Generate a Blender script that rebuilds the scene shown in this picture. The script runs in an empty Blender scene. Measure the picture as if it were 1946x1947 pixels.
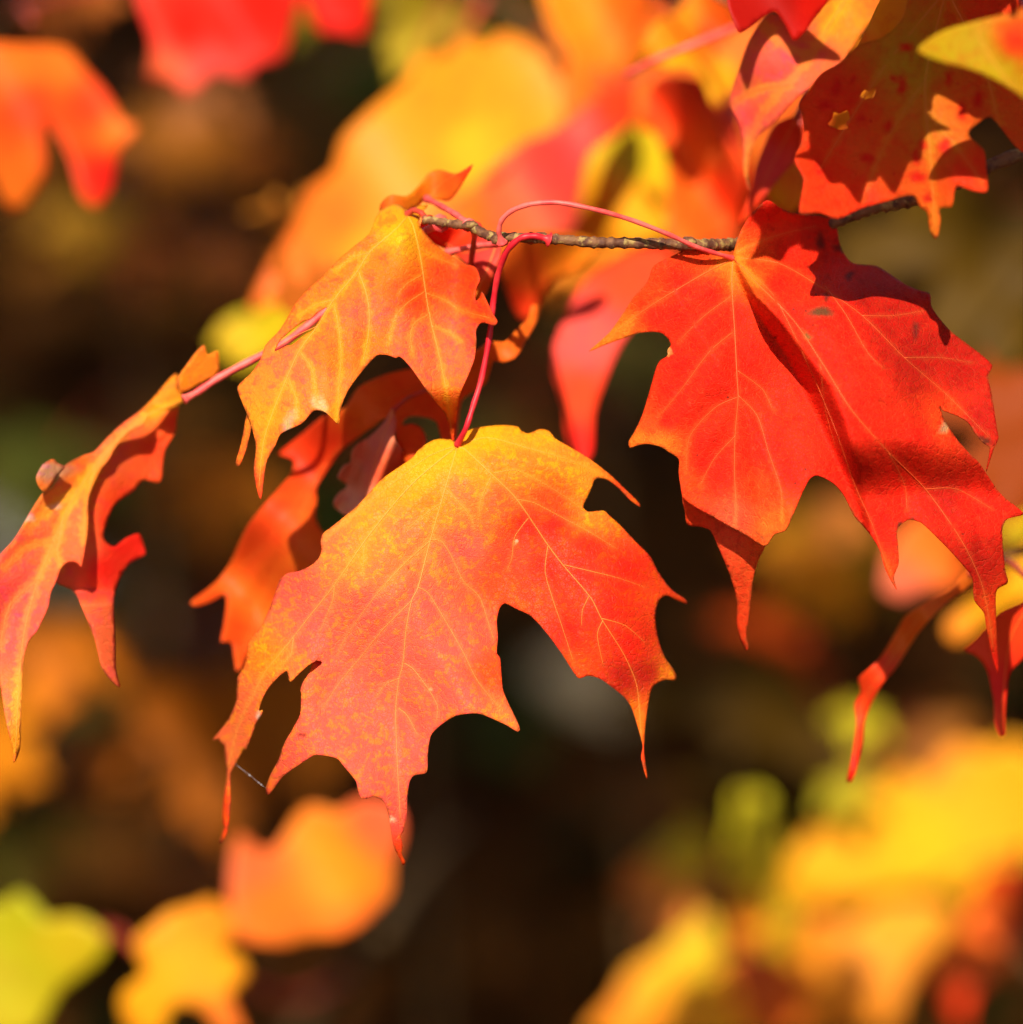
import bpy, bmesh, math, random
import numpy as np
from mathutils import Vector, Matrix
from mathutils.geometry import delaunay_2d_cdt

random.seed(11); np.random.seed(11)
scene = bpy.context.scene
col = scene.collection
R = math.radians

# ------------------------------------------------------------------ camera
FOCUS = 1.2                     # metres to the in-focus leaves
SPAN = 0.225                    # frame width / distance
CAMPOS = np.array((0.0, 0.0, 1.45)); PITCH = R(10)
FWD = np.array((0, math.cos(PITCH), -math.sin(PITCH)))
UPV = np.array((0, math.sin(PITCH), math.cos(PITCH)))
RGT = np.array((1.0, 0, 0))
cam = bpy.data.cameras.new('camera'); camo = bpy.data.objects.new('camera', cam)
col.objects.link(camo); scene.camera = camo
camo.location = CAMPOS; camo.rotation_euler = (R(90) - PITCH, 0, 0)
cam.sensor_width = 36; cam.lens = 36 / SPAN; cam.clip_start = .05; cam.clip_end = 500
cam.dof.use_dof = True; cam.dof.focus_distance = FOCUS - .002; cam.dof.aperture_fstop = 4.9
cam.dof.aperture_blades = 0
# ------------------------------------------------------------------ light
SUN_EL, SUN_AZ = 42, -10          # elevation; degrees to the right of straight behind the camera
tosun = Vector((math.sin(R(SUN_AZ)) * math.cos(R(SUN_EL)), -math.cos(R(SUN_AZ)) * math.cos(R(SUN_EL)), math.sin(R(SUN_EL))))
sun = bpy.data.lights.new('sun', 'SUN'); suno = bpy.data.objects.new('sun', sun); col.objects.link(suno)
sun.energy = 4.8; sun.angle = R(.55); sun.color = (1, .93, .82)
suno.rotation_euler = tosun.to_track_quat('Z', 'Y').to_euler(); suno.location = (0, -3, 6)
w = bpy.data.worlds.new('World'); scene.world = w; w.use_nodes = True
nt = w.node_tree; sky = nt.nodes.new('ShaderNodeTexSky'); sky.sky_type = 'NISHITA'; sky.sun_disc = False
sky.sun_elevation = R(SUN_EL); sky.sun_rotation = R(180 - SUN_AZ)
nt.links.new(sky.outputs[0], nt.nodes['Background'].inputs[0]); nt.nodes['Background'].inputs[1].default_value = .065
vs = scene.view_settings; vs.view_transform = 'Standard'; vs.look = 'None'; vs.exposure = .66; vs.gamma = 1
vs.use_curve_mapping = False
scene.render.engine = 'CYCLES'
scene.cycles.use_denoising = True
scene.cycles.max_bounces = 5; scene.cycles.diffuse_bounces = 4; scene.cycles.glossy_bounces = 2; scene.cycles.transmission_bounces = 4
scene.cycles.use_adaptive_sampling = True; scene.cycles.adaptive_threshold = .03

# ------------------------------------------------------------------ helpers
def P(x, y, d):
    """photo pixel (1946 wide) + distance along the view axis -> world point(s)"""
    x = np.asarray(x, float); y = np.asarray(y, float); d = np.asarray(d, float)
    a = (x - 973) / 1947 * SPAN * d; b = (973.5 - y) / 1947 * SPAN * d
    return CAMPOS + d[..., None] * FWD + a[..., None] * RGT + b[..., None] * UPV
def smooth(pts, n=4, closed=False):
    p = [np.array(q, float) for q in pts]; N = len(p); out = []
    rng = range(N if closed else N - 1)
    for i in rng:
        if closed: p0, p1, p2, p3 = p[i - 1], p[i], p[(i + 1) % N], p[(i + 2) % N]
        else: p0, p1, p2, p3 = p[max(i - 1, 0)], p[i], p[i + 1], p[min(i + 2, N - 1)]
        m1 = (p2 - p0) * .42; m2 = (p3 - p1) * .42
        L = np.linalg.norm(p2[:2] - p1[:2])
        for m in (m1, m2):
            l = np.linalg.norm(m[:2])
            if l > L * .9: m *= L * .9 / max(l, 1e-9)
        for k in range(n):
            t = k / n
            out.append((2*t**3-3*t**2+1)*p1 + (t**3-2*t**2+t)*m1 + (-2*t**3+3*t**2)*p2 + (t**3-t**2)*m2)
    if not closed: out.append(p[-1])
    return np.array(out)
def inside(px, py, poly):
    r = np.zeros(len(px), bool); x0, y0 = poly[-1]
    for x1, y1 in poly:
        if y0 != y1:
            c = ((y1 > py) != (y0 > py)) & (px < (x0 - x1) * (py - y1) / (y0 - y1) + x1)
            r ^= c
        x0, y0 = x1, y1
    return r
def segdist(px, py, lines):
    best = np.full(len(px), 1e6)
    for ln in lines:
        for (ax, ay), (bx, by) in zip(ln[:-1], ln[1:]):
            dx, dy = bx - ax, by - ay; L2 = dx*dx + dy*dy + 1e-9
            t = np.clip(((px - ax)*dx + (py - ay)*dy) / L2, 0, 1)
            best = np.minimum(best, np.hypot(px - ax - t*dx, py - ay - t*dy))
    return best
def link(o, parent=None):
    col.objects.link(o)
    if parent is not None: o.parent = parent
    return o
def tag(o, label=None, cat=None, group=None, kind=None):
    for k, v in (('label', label), ('category', cat), ('group', group), ('kind', kind)):
        if v: o[k] = v
    return o
def mesh_obj(name, verts, faces, mat, parent=None, origin=(0, 0, 0), smooth_=True, ploc=(0, 0, 0)):
    me = bpy.data.meshes.new(name); o3 = np.array(origin, float)
    me.from_pydata((np.asarray(verts, float) - o3).tolist(), [], [list(map(int, f)) for f in faces])
    if smooth_: me.polygons.foreach_set('use_smooth', [True] * len(me.polygons))
    if mat: me.materials.append(mat)
    me.update()
    o = bpy.data.objects.new(name, me); o.location = o3 - np.array(ploc, float); link(o, parent)
    return o
def tube_data(pts, rad, seg=8):
    pts = np.asarray(pts, float); n = len(pts); rad = np.broadcast_to(np.asarray(rad, float), (n,))
    V = []; F = []
    nrm = None
    for i in range(n):
        t = pts[min(i+1, n-1)] - pts[max(i-1, 0)]; t /= (np.linalg.norm(t) + 1e-12)
        if nrm is None:
            a = np.array((0, 0, 1.)) if abs(t[2]) < .9 else np.array((1., 0, 0)); nrm = np.cross(t, a)
        nrm = nrm - t * nrm.dot(t); nrm /= (np.linalg.norm(nrm) + 1e-12); b = np.cross(t, nrm)
        for k in range(seg):
            an = 2*math.pi*k/seg; V.append(pts[i] + rad[i]*(math.cos(an)*nrm + math.sin(an)*b))
    for i in range(n - 1):
        for k in range(seg):
            F.append((i*seg+k, i*seg+(k+1) % seg, (i+1)*seg+(k+1) % seg, (i+1)*seg+k))
    V.append(pts[0]); V.append(pts[-1]); a, b = len(V)-2, len(V)-1
    for k in range(seg):
        F.append((a, (k+1) % seg, k)); F.append((b, (n-1)*seg+k, (n-1)*seg+(k+1) % seg))
    return np.array(V), F
PX = SPAN / 1947                # size of one photo pixel at 1 m

# ------------------------------------------------------------------ materials
def new_mat(name):
    m = bpy.data.materials.new(name); m.use_nodes = True; t = m.node_tree
    for n in list(t.nodes): t.nodes.remove(n)
    return m, t
def N(t, kind, **kw):
    n = t.nodes.new(kind)
    for k, v in kw.items(): setattr(n, k, v)
    return n
def mixc(t, fac, a, b, mode='MIX'):
    n = N(t, 'ShaderNodeMix', data_type='RGBA', blend_type=mode)
    for s, v in ((n.inputs[0], fac), (n.inputs[6], a), (n.inputs[7], b)):
        if hasattr(v, 'links') or isinstance(v, bpy.types.NodeSocket): t.links.new(v, s)
        elif isinstance(v, (int, float)): s.default_value = v
        else: s.default_value = (*v, 1)
    return n.outputs[2]
def ramp(t, v, a, b, lo=0., hi=1.):
    n = N(t, 'ShaderNodeMapRange', interpolation_type='SMOOTHSTEP')
    t.links.new(v, n.inputs[0])
    for i, x in zip((1, 2, 3, 4), (a, b, lo, hi)): n.inputs[i].default_value = x
    return n.outputs[0]
def mul(t, a, b, op='MULTIPLY'):
    n = N(t, 'ShaderNodeMath', operation=op)
    for s, v in zip(n.inputs, (a, b)):
        if isinstance(v, (int, float)): s.default_value = v
        else: t.links.new(v, s)
    return n.outputs[0]
def noise(t, vec, scale, detail=4, rough=.55, dist=0.):
    n = N(t, 'ShaderNodeTexNoise'); n.inputs['Scale'].default_value = scale; n.inputs['Detail'].default_value = detail
    n.inputs['Roughness'].default_value = rough; n.inputs['Distortion'].default_value = dist
    if vec is not None: t.links.new(vec, n.inputs['Vector'])
    return n.outputs['Fac']
def finish_leaf(t, colour, trans, rough, height=None, bump=.0002, transcol=None, spec=.16):
    out = N(t, 'ShaderNodeOutputMaterial'); p = N(t, 'ShaderNodeBsdfPrincipled'); tr = N(t, 'ShaderNodeBsdfTranslucent')
    mx = N(t, 'ShaderNodeMixShader'); mx.inputs[0].default_value = trans
    t.links.new(colour, p.inputs['Base Color']); t.links.new(transcol if transcol is not None else colour, tr.inputs[0])
    p.inputs['Roughness'].default_value = rough; p.inputs['Specular IOR Level'].default_value = spec
    if height is not None:
        b = N(t, 'ShaderNodeBump'); b.inputs['Strength'].default_value = .6; b.inputs['Distance'].default_value = bump
        t.links.new(height, b.inputs['Height']); t.links.new(b.outputs[0], p.inputs['Normal']); t.links.new(b.outputs[0], tr.inputs['Normal'])
    t.links.new(p.outputs[0], mx.inputs[1]); t.links.new(tr.outputs[0], mx.inputs[2]); t.links.new(mx.outputs[0], out.inputs[0])
def leaf_mat(name, vein, halo=(4, 26), halo_amt=.6, mottle=None, mottle_amt=.5, mscale=3.0, mth=(.5, .66), net=.18, trans=.3, rough=.5, speck=None, spec=.12, bump=.00035):
    """leaf lamina: pigment attribute + pigment following the veins + blotches + net of veinlets"""
    m, t = new_mat(name)
    pig = N(t, 'ShaderNodeAttribute', attribute_name='pig'); vd = N(t, 'ShaderNodeAttribute', attribute_name='vd')
    lp = N(t, 'ShaderNodeAttribute', attribute_name='lp'); V = lp.outputs['Vector']
    c = pig.outputs['Color']; vcol = mixc(t, 1., mixc(t, 1., mixc(t, 1., c, vein[:3], 'MULTIPLY'), (0, .022, .004), 'ADD'), (.88, vein[3], .3), 'DARKEN')
    if mottle:
        n1 = noise(t, V, mscale, 6, .66, .6); f = ramp(t, n1, mth[0], mth[1], 0, mottle_amt)
        far = ramp(t, vd.outputs['Fac'], 2, 16)
        c = mixc(t, mul(t, f, far), c, mixc(t, 1., mixc(t, 1., c, mottle[:3], 'MULTIPLY'), (.88, mottle[3], .3), 'DARKEN'))
    n3 = noise(t, V, 13, 3, .6); c = mixc(t, ramp(t, n3, .38, .72, 0, .28), c, mixc(t, 1., c, (1.35, .55, .6), 'MULTIPLY'))
    # vein-following pigment
    nz = noise(t, V, 5, 3, .6)
    dist = mul(t, vd.outputs['Fac'], mul(t, ramp(t, nz, .3, .7, .45, 1.7), 1.0), 'MULTIPLY')
    h = ramp(t, dist, halo[0], halo[1], halo_amt, 0)
    c = mixc(t, h, c, vcol)
    # veinlets
    vo = N(t, 'ShaderNodeTexVoronoi', feature='DISTANCE_TO_EDGE'); vo.inputs['Scale'].default_value = 5.2
    wv = N(t, 'ShaderNodeVectorMath', operation='ADD'); nn = N(t, 'ShaderNodeTexNoise'); nn.inputs['Scale'].default_value = 4
    t.links.new(V, nn.inputs['Vector']); sc = N(t, 'ShaderNodeVectorMath', operation='SCALE'); sc.inputs[3].default_value = .16
    t.links.new(nn.outputs['Color'], sc.inputs[0]); t.links.new(V, wv.inputs[0]); t.links.new(sc.outputs[0], wv.inputs[1])
    t.links.new(wv.outputs[0], vo.inputs['Vector'])
    vo2 = N(t, 'ShaderNodeTexVoronoi', feature='DISTANCE_TO_EDGE'); vo2.inputs['Scale'].default_value = 15
    t.links.new(wv.outputs[0], vo2.inputs['Vector'])
    e1 = ramp(t, vo.outputs['Distance'], .0, .07, 1, 0); e2 = ramp(t, vo2.outputs['Distance'], .0, .12, 1, 0)
    net_f = mul(t, mul(t, e1, net), mul(t, e2, net * .7), 'MAXIMUM')
    c = mixc(t, net_f, c, vcol)
    if speck:
        sp = N(t, 'ShaderNodeTexVoronoi'); sp.inputs['Scale'].default_value = 2.4; t.links.new(V, sp.inputs['Vector'])
        f = ramp(t, sp.outputs['Distance'], .05, .12, .85, 0)
        gate = ramp(t, noise(t, V, .9, 1), .5, .6)
        c = mixc(t, mul(t, f, gate), c, speck)
    ed = N(t, 'ShaderNodeAttribute', attribute_name='ed')
    eg = mul(t, ramp(t, ed.outputs['Fac'], 0, 5.5, .75, 0), ramp(t, noise(t, V, 2.1, 4, .7), .5, .62))
    c = mixc(t, eg, c, (.33, .06, .014))
    hgt = mul(t, mul(t, e1, -.6), mul(t, mul(t, e2, -.35), noise(t, V, 9, 4), 'ADD'), 'ADD')
    finish_leaf(t, c, trans, rough, hgt, bump, spec=spec)
    return m
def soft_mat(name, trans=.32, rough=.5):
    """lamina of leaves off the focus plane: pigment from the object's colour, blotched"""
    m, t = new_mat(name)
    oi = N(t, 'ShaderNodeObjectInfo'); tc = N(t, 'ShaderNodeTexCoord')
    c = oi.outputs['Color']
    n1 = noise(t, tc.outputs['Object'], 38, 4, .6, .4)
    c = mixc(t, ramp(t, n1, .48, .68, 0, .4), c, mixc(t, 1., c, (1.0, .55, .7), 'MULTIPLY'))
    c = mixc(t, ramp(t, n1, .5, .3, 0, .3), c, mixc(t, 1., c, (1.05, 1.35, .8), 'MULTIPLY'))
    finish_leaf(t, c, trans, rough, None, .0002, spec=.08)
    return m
def plain(name, c, rough=.45, var=None, scale=300, spec=.4, bumpd=0., trans=0):
    m, t = new_mat(name); tc = N(t, 'ShaderNodeTexCoord')
    out = N(t, 'ShaderNodeOutputMaterial'); p = N(t, 'ShaderNodeBsdfPrincipled')
    p.inputs['Roughness'].default_value = rough; p.inputs['Specular IOR Level'].default_value = spec
    n1 = noise(t, tc.outputs['Object'], scale, 5, .6)
    cc = mixc(t, ramp(t, n1, .4, .62), c, var or tuple(x * .6 for x in c))
    t.links.new(cc, p.inputs['Base Color'])
    if bumpd:
        b = N(t, 'ShaderNodeBump'); b.inputs['Distance'].default_value = bumpd; b.inputs['Strength'].default_value = .8
        t.links.new(n1, b.inputs['Height']); t.links.new(b.outputs[0], p.inputs['Normal'])
    if trans:
        tr = N(t, 'ShaderNodeBsdfTranslucent'); t.links.new(cc, tr.inputs[0]); mx = N(t, 'ShaderNodeMixShader'); mx.inputs[0].default_value = trans
        t.links.new(p.outputs[0], mx.inputs[1]); t.links.new(tr.outputs[0], mx.inputs[2]); t.links.new(mx.outputs[0], out.inputs[0])
    else: t.links.new(p.outputs[0], out.inputs[0])
    return m
# pigments (linear albedo); the dark red carries painted shade
YEL = (.85, .365, .006); YOR = (.86, .265, .010); ORA = (.86, .165, .012); OPK = (.87, .135, .040); PNK = (.87, .085, .060)
RED = (.80, .015, .006); RDO = (.85, .052, .008); RED_SHADE = (.48, .010, .005); YGR = (.60, .43, .006); TAN = (.62, .45, .16)
M_center = leaf_mat('center_leaf_lamina', (1., 2.0, .7, .34), (1, 9), .45, (1., 2.1, .3, .34), .8, 4.4, (.48, .62), .34, .2, .45)
M_orange = leaf_mat('orange_leaf_lamina', (1., 1.9, .6, .34), (1, 9), .65, (.97, .42, 2.0, .4), .7, 4.0, (.46, .64), .32, .25, .5)
M_red = leaf_mat('red_leaf_lamina', (1., 2.2, 1.5, .3), (1, 7), .5, (.70, .45, .6, .3), .75, 3.2, (.46, .64), .4, .22, .5, spec=.07, speck=(.18, .02, .01))
M_hang = leaf_mat('hanging_leaf_lamina', (1., 2., .6, .38), (2, 16), .7, (1., .6, 1.9, .3), .65, 2.6, (.48, .64), .15, .2, .5)
def blur_mat(name, trans, mottle):
    m, t = new_mat(name); pig = N(t, 'ShaderNodeAttribute', attribute_name='pig'); lp = N(t, 'ShaderNodeAttribute', attribute_name='lp')
    c = pig.outputs['Color']; n1 = noise(t, lp.outputs['Vector'], 2.2, 4, .6, .4)
    c = mixc(t, ramp(t, n1, .45, .66, 0, .55), c, mixc(t, 1., c, mottle, 'MULTIPLY'))
    finish_leaf(t, c, trans, .5, None, spec=.15); return m
M_back = blur_mat('shaded_leaf_lamina', .42, (.95, .6, .9))
M_bsun = blur_mat('soft_sunlit_lamina', .2, (1., .7, 1.2))
M_spot = leaf_mat('spotted_leaf_lamina', (1., 1.8, 1., .3), (2, 12), .5, (1., .45, .8, .3), .6, 2.5, (.45, .65), .1, .45, .5, speck=(.7, .012, .008))
M_soft = soft_mat('soft_leaf_lamina')
M_dry = soft_mat('dry_leaf_lamina', .1, .7)
def vein_mat(name, k, f, r=.5):
    m, t = new_mat(name); pig = N(t, 'ShaderNodeAttribute', attribute_name='pig')
    c = mixc(t, f, pig.outputs['Color'], k); finish_leaf(t, c, .1, r, None, spec=.25); return m
M_vein_y = vein_mat('pale_vein', (.86, .36, .05), .6); M_vein_o = vein_mat('orange_vein', (.86, .25, .03), .5); M_vein_r = vein_mat('red_vein', (.86, .22, .04), .45)
M_pet_r = plain('red_petiole', (.55, .010, .020), .45, (.70, .030, .035), 160, .3)
M_pet_p = plain('pink_petiole', (.80, .13, .10), .45, (.72, .055, .05), 150, .3)
M_pet_s = plain('shaded_petiole', (.5, .04, .02), .45, (.4, .06, .02), 200, .3)

def twig_mat():
    m, t = new_mat('ringed_twig_bark'); tc = N(t, 'ShaderNodeTexCoord'); V = tc.outputs['Object']
    n1 = noise(t, V, 260, 5, .6); n2 = noise(t, V, 420, 3, .6)
    c = mixc(t, ramp(t, n1, .42, .58), (.085, .024, .007), (.19, .075, .022))
    c = mixc(t, ramp(t, n2, .52, .66, 0, .8), c, (.36, .24, .06))
    out = N(t, 'ShaderNodeOutputMaterial'); p = N(t, 'ShaderNodeBsdfPrincipled'); p.inputs['Roughness'].default_value = .75
    t.links.new(c, p.inputs['Base Color']); b = N(t, 'ShaderNodeBump'); b.inputs['Distance'].default_value = .0006
    t.links.new(n2, b.inputs['Height']); t.links.new(b.outputs[0], p.inputs['Normal']); t.links.new(p.outputs[0], out.inputs[0])
    return m
M_twig = twig_mat()
M_bark = plain('grey_bark', (.16, .105, .06), .85, (.075, .045, .025), 45, .2, .004)
M_stem = plain('dull_stem_bark', (.16, .09, .03), .85, (.09, .045, .014), 60, .2, .002)

# ------------------------------------------------------------------ ground
def gz(x, y):
    s = np.clip((np.asarray(y, float) - 2.3) / .8, 0, 1); rise = np.where(np.asarray(y) > 2.3, (y - 2.3 - .4 * (1 - (1 - s) ** 2) * 0) * .46 * (s * s * (3 - 2 * s)), 0)
    top = 2.6; rise = top * np.tanh(rise / top)
    return rise + .05 * np.sin(x * 2.1 + 1) * np.sin(y * 1.7) + .025 * np.sin(x * 5.3) * np.sin(y * 6.1 + 2)
def make_ground():
    xs = np.concatenate([np.linspace(-120, -5, 24), np.linspace(-4.8, 4.8, 97), np.linspace(5, 120, 24)])
    ys = np.concatenate([np.linspace(-60, -2, 16), np.linspace(-1.8, 7.5, 94), np.linspace(8, 160, 40)])
    X, Y = np.meshgrid(xs, ys); Z = gz(X, Y) + np.random.uniform(-.008, .008, X.shape)
    V = np.stack([X, Y, Z], -1).reshape(-1, 3); nx, ny = len(xs), len(ys)
    F = [(j*nx+i, j*nx+i+1, (j+1)*nx+i+1, (j+1)*nx+i) for j in range(ny-1) for i in range(nx-1)]
    m, t = new_mat('forest_soil'); tc = N(t, 'ShaderNodeTexCoord'); V0 = tc.outputs['Object']
    n1 = noise(t, V0, 4.5, 6, .6); n2 = noise(t, V0, 30, 5, .65)
    c = mixc(t, ramp(t, n1, .42, .6), (.055, .015, .0012), (.105, .033, .0025))
    c = mixc(t, ramp(t, n2, .5, .68, 0, .8), c, (.022, .022, .0035))
    out = N(t, 'ShaderNodeOutputMaterial'); p = N(t, 'ShaderNodeBsdfPrincipled'); p.inputs['Roughness'].default_value = .95; p.inputs['Specular IOR Level'].default_value = .1
    t.links.new(c, p.inputs['Base Color']); b = N(t, 'ShaderNodeBump'); b.inputs['Distance'].default_value = .02
    t.links.new(n2, b.inputs['Height']); t.links.new(b.outputs[0], p.inputs['Normal']); t.links.new(p.outputs[0], out.inputs[0])
    g = mesh_obj('ground', V, F, m); tag(g, 'dark brown leaf-strewn forest bank rising behind the branches', 'ground', kind='structure')
make_ground()

# ------------------------------------------------------------------ leaf builders
GEN_HALF = [(0,0),(.12,-.05),(.24,-.06),(.34,-.01),(.52,-.04),(.43,.06),(.47,.13),(.40,.17),(.52,.20),(.60,.24),(.75,.23),
            (.66,.33),(.70,.42),(.82,.60),(.66,.54),(.57,.60),(.50,.50),(.34,.44),(.24,.42),(.25,.54),(.28,.62),(.40,.73),
            (.27,.73),(.20,.78),(.17,.88),(.09,.88)]
def gen_outline(jit=.02, squeeze=1.):
    r = [(x*squeeze + random.uniform(-jit, jit), y + random.uniform(-jit, jit)) for x, y in GEN_HALF[1:]]
    l = [(-x*squeeze + random.uniform(-jit, jit), y + random.uniform(-jit, jit)) for x, y in GEN_HALF[1:]]
    return [(0, 0)] + r + [(0, 1.06)] + l[::-1]
GEN_VEINS = [[(0,0),(0,.5),(0,1.0)], [(0,0),(.35,.28),(.78,.56)], [(0,0),(-.35,.28),(-.78,.56)], [(0,0),(.25,.03),(.48,-.03)], [(0,0),(-.25,.03),(-.48,-.03)],
             [(0,.35),(.18,.52),(.36,.71)], [(0,.35),(-.18,.52),(-.36,.71)], [(.35,.28),(.55,.25),(.70,.24)], [(-.35,.28),(-.55,.25),(-.70,.24)]]
def triangulate(outline, step, holes=()):
    """outline (dense) -> verts, tris, with an interior lattice"""
    loops = [np.asarray(outline)] + [np.asarray(h) for h in holes]
    allb = []; edges = []
    for lp in loops:
        o = len(allb); n = len(lp); allb += [tuple(p) for p in lp]; edges += [(o+i, o+(i+1) % n) for i in range(n)]
    lo = loops[0].min(0); hi = loops[0].max(0)
    gx = np.arange(lo[0], hi[0], step); gy = np.arange(lo[1], hi[1], step * .866)
    X, Y = np.meshgrid(gx, gy); X = X + (np.arange(len(gy)) % 2)[:, None] * step / 2
    X = X.ravel() + np.random.uniform(-.12, .12, X.size) * step; Y = Y.ravel() + np.random.uniform(-.12, .12, Y.size) * step
    k = inside(X, Y, loops[0])
    for h in loops[1:]: k &= ~inside(X, Y, h)
    X, Y = X[k], Y[k]
    d = segdist(X, Y, [np.vstack([lp, lp[:1]]) for lp in loops]); k = d > step * .45; X, Y = X[k], Y[k]
    pts = [Vector(p) for p in allb] + [Vector((float(a), float(b))) for a, b in zip(X, Y)]
    v, e, f, *_ = delaunay_2d_cdt(pts, edges, [], 0, 1e-5)
    v = np.array([(q.x, q.y) for q in v]); f = np.array([t for t in f if len(t) == 3])
    c = v[f].mean(1); k = inside(c[:, 0], c[:, 1], loops[0])
    for h in loops[1:]: k &= ~inside(c[:, 0], c[:, 1], h)
    return v, f[k]
def idw(x, y, pts, power=3.2):
    W = np.zeros(len(x)); C = np.zeros((len(x), 3))
    for px, py, c in pts:
        w_ = 1 / (np.hypot(x - px, y - py) + 6) ** power; W += w_; C += w_[:, None] * np.array(c)
    return C / W[:, None]

class Branch:
    def __init__(s, base, label, cat='branch', group=None, name='maple_branch'):
        s.loc = np.array(P(*base)); s.o = bpy.data.objects.new(name, None); s.o.empty_display_size = .02; s.o.location = s.loc; link(s.o)
        tag(s.o, label, cat, group); s.tw = []
    def twig(s, pts, r0, r1, name='twig', mat=None, rings=0, n=10, seg=10, world=False):
        p = smooth(pts, n); q = p if world else P(p[:, 0], p[:, 1], p[:, 2])
        rad = np.linspace(r0, r1, len(q))
        if rings:
            L = np.concatenate([[0], np.cumsum(np.linalg.norm(np.diff(q, axis=0), axis=1))])
            ph = L / rings * 2 * math.pi + 1.3 * np.sin(L / rings * 1.1)
            rad = rad * (1 + .20 * np.clip(np.sin(ph), -.3, 1) ** 3 + .12 * np.random.uniform(-1, 1, len(q)))
        V, F = tube_data(q, rad, seg); o = mesh_obj(name, V, F, mat or M_twig, s.o, q[0], ploc=s.loc)
        s.tw.append(q); s.last = o; return o
    def nearest(s, p):
        Q = np.vstack(s.tw); return Q[np.argmin(np.linalg.norm(Q - p, axis=1))]

def petiole(lo, leafpos, pts, r0, r1, mat, world=False, n=8):
    p = smooth(pts, n); q = p if world else P(p[:, 0], p[:, 1], p[:, 2])
    rad = np.linspace(r0, r1, len(q)); rad = rad * (1 + .10 * np.sin(np.arange(len(q)) * .9 + pts[0][0]) * np.random.uniform(.4, 1, len(q))); rad[:5] *= (2.3, 2.0, 1.6, 1.3, 1.1); rad[-4:] *= (1.05, 1.15, 1.35, 1.5)
    V, F = tube_data(q, rad, 8); return mesh_obj('petiole', V, F, mat, lo, q[0], ploc=leafpos)

def traced_leaf(br, outline, base, depth, pig, mat, veins=(), vein_mat=None, vein_r=1.3, step=6, pucker=.0, pr=40., label=None, holes=(), thick=.0003, extra=(), spots=(), n=4, name='leaf'):
    """leaf whose outline is drawn in photo pixels and carried by a depth field in metres"""
    ol = smooth(outline, n, True)
    dens = [ol[0]]
    for p in ol[1:]:
        if np.linalg.norm(p - dens[-1]) > step * .45: dens.append(p)
    ol = np.array(dens)
    vs_ = [smooth(v, 5) for v in veins]
    sheets = [(ol, holes, depth)] + [(smooth(o2, n, True), (), d2) for o2, d2 in extra]
    Vs = []; Fs = []; XY = []; off = 0
    def dep(x, y, fn):
        d = fn(x, y)
        if len(vs_) and pucker:
            vd = segdist(x, y, vs_); d = d - pucker * (1 - np.exp(-(vd / pr) ** 2))
        return d
    for o2, h2, fn in sheets:
        v, f = triangulate(o2, step, [smooth(h, 4, True) for h in h2])
        w3 = P(v[:, 0], v[:, 1], dep(v[:, 0], v[:, 1], fn))
        a, b, c = w3[f[:, 0]], w3[f[:, 1]], w3[f[:, 2]]
        if (np.cross(b - a, c - a).sum(0) @ FWD) > 0: f = f[:, ::-1]
        Vs.append(w3); Fs.append(f + off); XY.append(v); off += len(v)
    V = np.vstack(Vs); F = np.vstack(Fs); XY = np.vstack(XY)
    bp = P(*base) if len(base) == 3 else P(base[0], base[1], dep(np.array([base[0]*1.]), np.array([base[1]*1.]), depth)[0])
    o = mesh_obj(name, V, F, mat, br.o, bp, ploc=br.loc)
    me = o.data; x, y = XY[:, 0], XY[:, 1]
    C = idw(x, y, pig) if len(pig) > 1 else np.tile(pig[0][2], (len(x), 1)).astype(float)
    for sx, sy, r, c in spots:
        an = np.arctan2(y - sy, x - sx); dd = np.hypot((x - sx) * (1 + .35 * math.sin(sx)), (y - sy) * (1 - .3 * math.sin(sx * 1.7))) * (1 + .16 * np.sin(2 * an + sx) + .13 * np.sin(3 * an + 2 * sy) + .09 * np.sin(7 * an + sx * sy))
        k = (np.clip((r - dd) / (r * .8) + .5, 0, 1) * .92)[:, None]; C = C * (1 - k) + np.array(c) * k
    a = me.attributes.new('pig', 'FLOAT_COLOR', 'POINT'); a.data.foreach_set('color', np.hstack([C, np.ones((len(x), 1))]).astype('f4').ravel())
    vd = segdist(x, y, vs_) if len(vs_) else np.full(len(x), 99.)
    a = me.attributes.new('vd', 'FLOAT', 'POINT'); a.data.foreach_set('value', vd.astype('f4'))
    if step < 10:
        ed = segdist(x, y, [np.vstack([o2, o2[:1]]) for o2, _, _ in sheets])
        a = me.attributes.new('ed', 'FLOAT', 'POINT'); a.data.foreach_set('value', ed.astype('f4'))
    lp = np.stack([x / 72., y / 72., np.zeros(len(x)) + base[0] * .37], 1)
    a = me.attributes.new('lp', 'FLOAT_VECTOR', 'POINT'); a.data.foreach_set('vector', lp.astype('f4').ravel())
    s = o.modifiers.new('thickness', 'SOLIDIFY'); s.thickness = thick; s.offset = -1
    if label: o['label'] = label
    if vein_mat:
        for i, v in enumerate(vs_):
            d = dep(v[:, 0], v[:, 1], depth); q = P(v[:, 0], v[:, 1], d - .00004)
            r0 = vein_r * (1.25 if i < 3 else .75); rad = np.linspace(r0, r0 * .35, len(v)) * PX * FOCUS
            VV, FF = tube_data(q, rad, 5); vo = mesh_obj('vein', VV, FF, vein_mat, o, q[0], ploc=bp)
            vc = idw(v[:, 0], v[:, 1], pig); vc = np.vstack([np.repeat(vc, 5, 0), vc[:1], vc[-1:]])
            a = vo.data.attributes.new('pig', 'FLOAT_COLOR', 'POINT'); a.data.foreach_set('color', np.hstack([vc, np.ones((len(vc), 1))]).astype('f4').ravel())
    return o, bp

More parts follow.
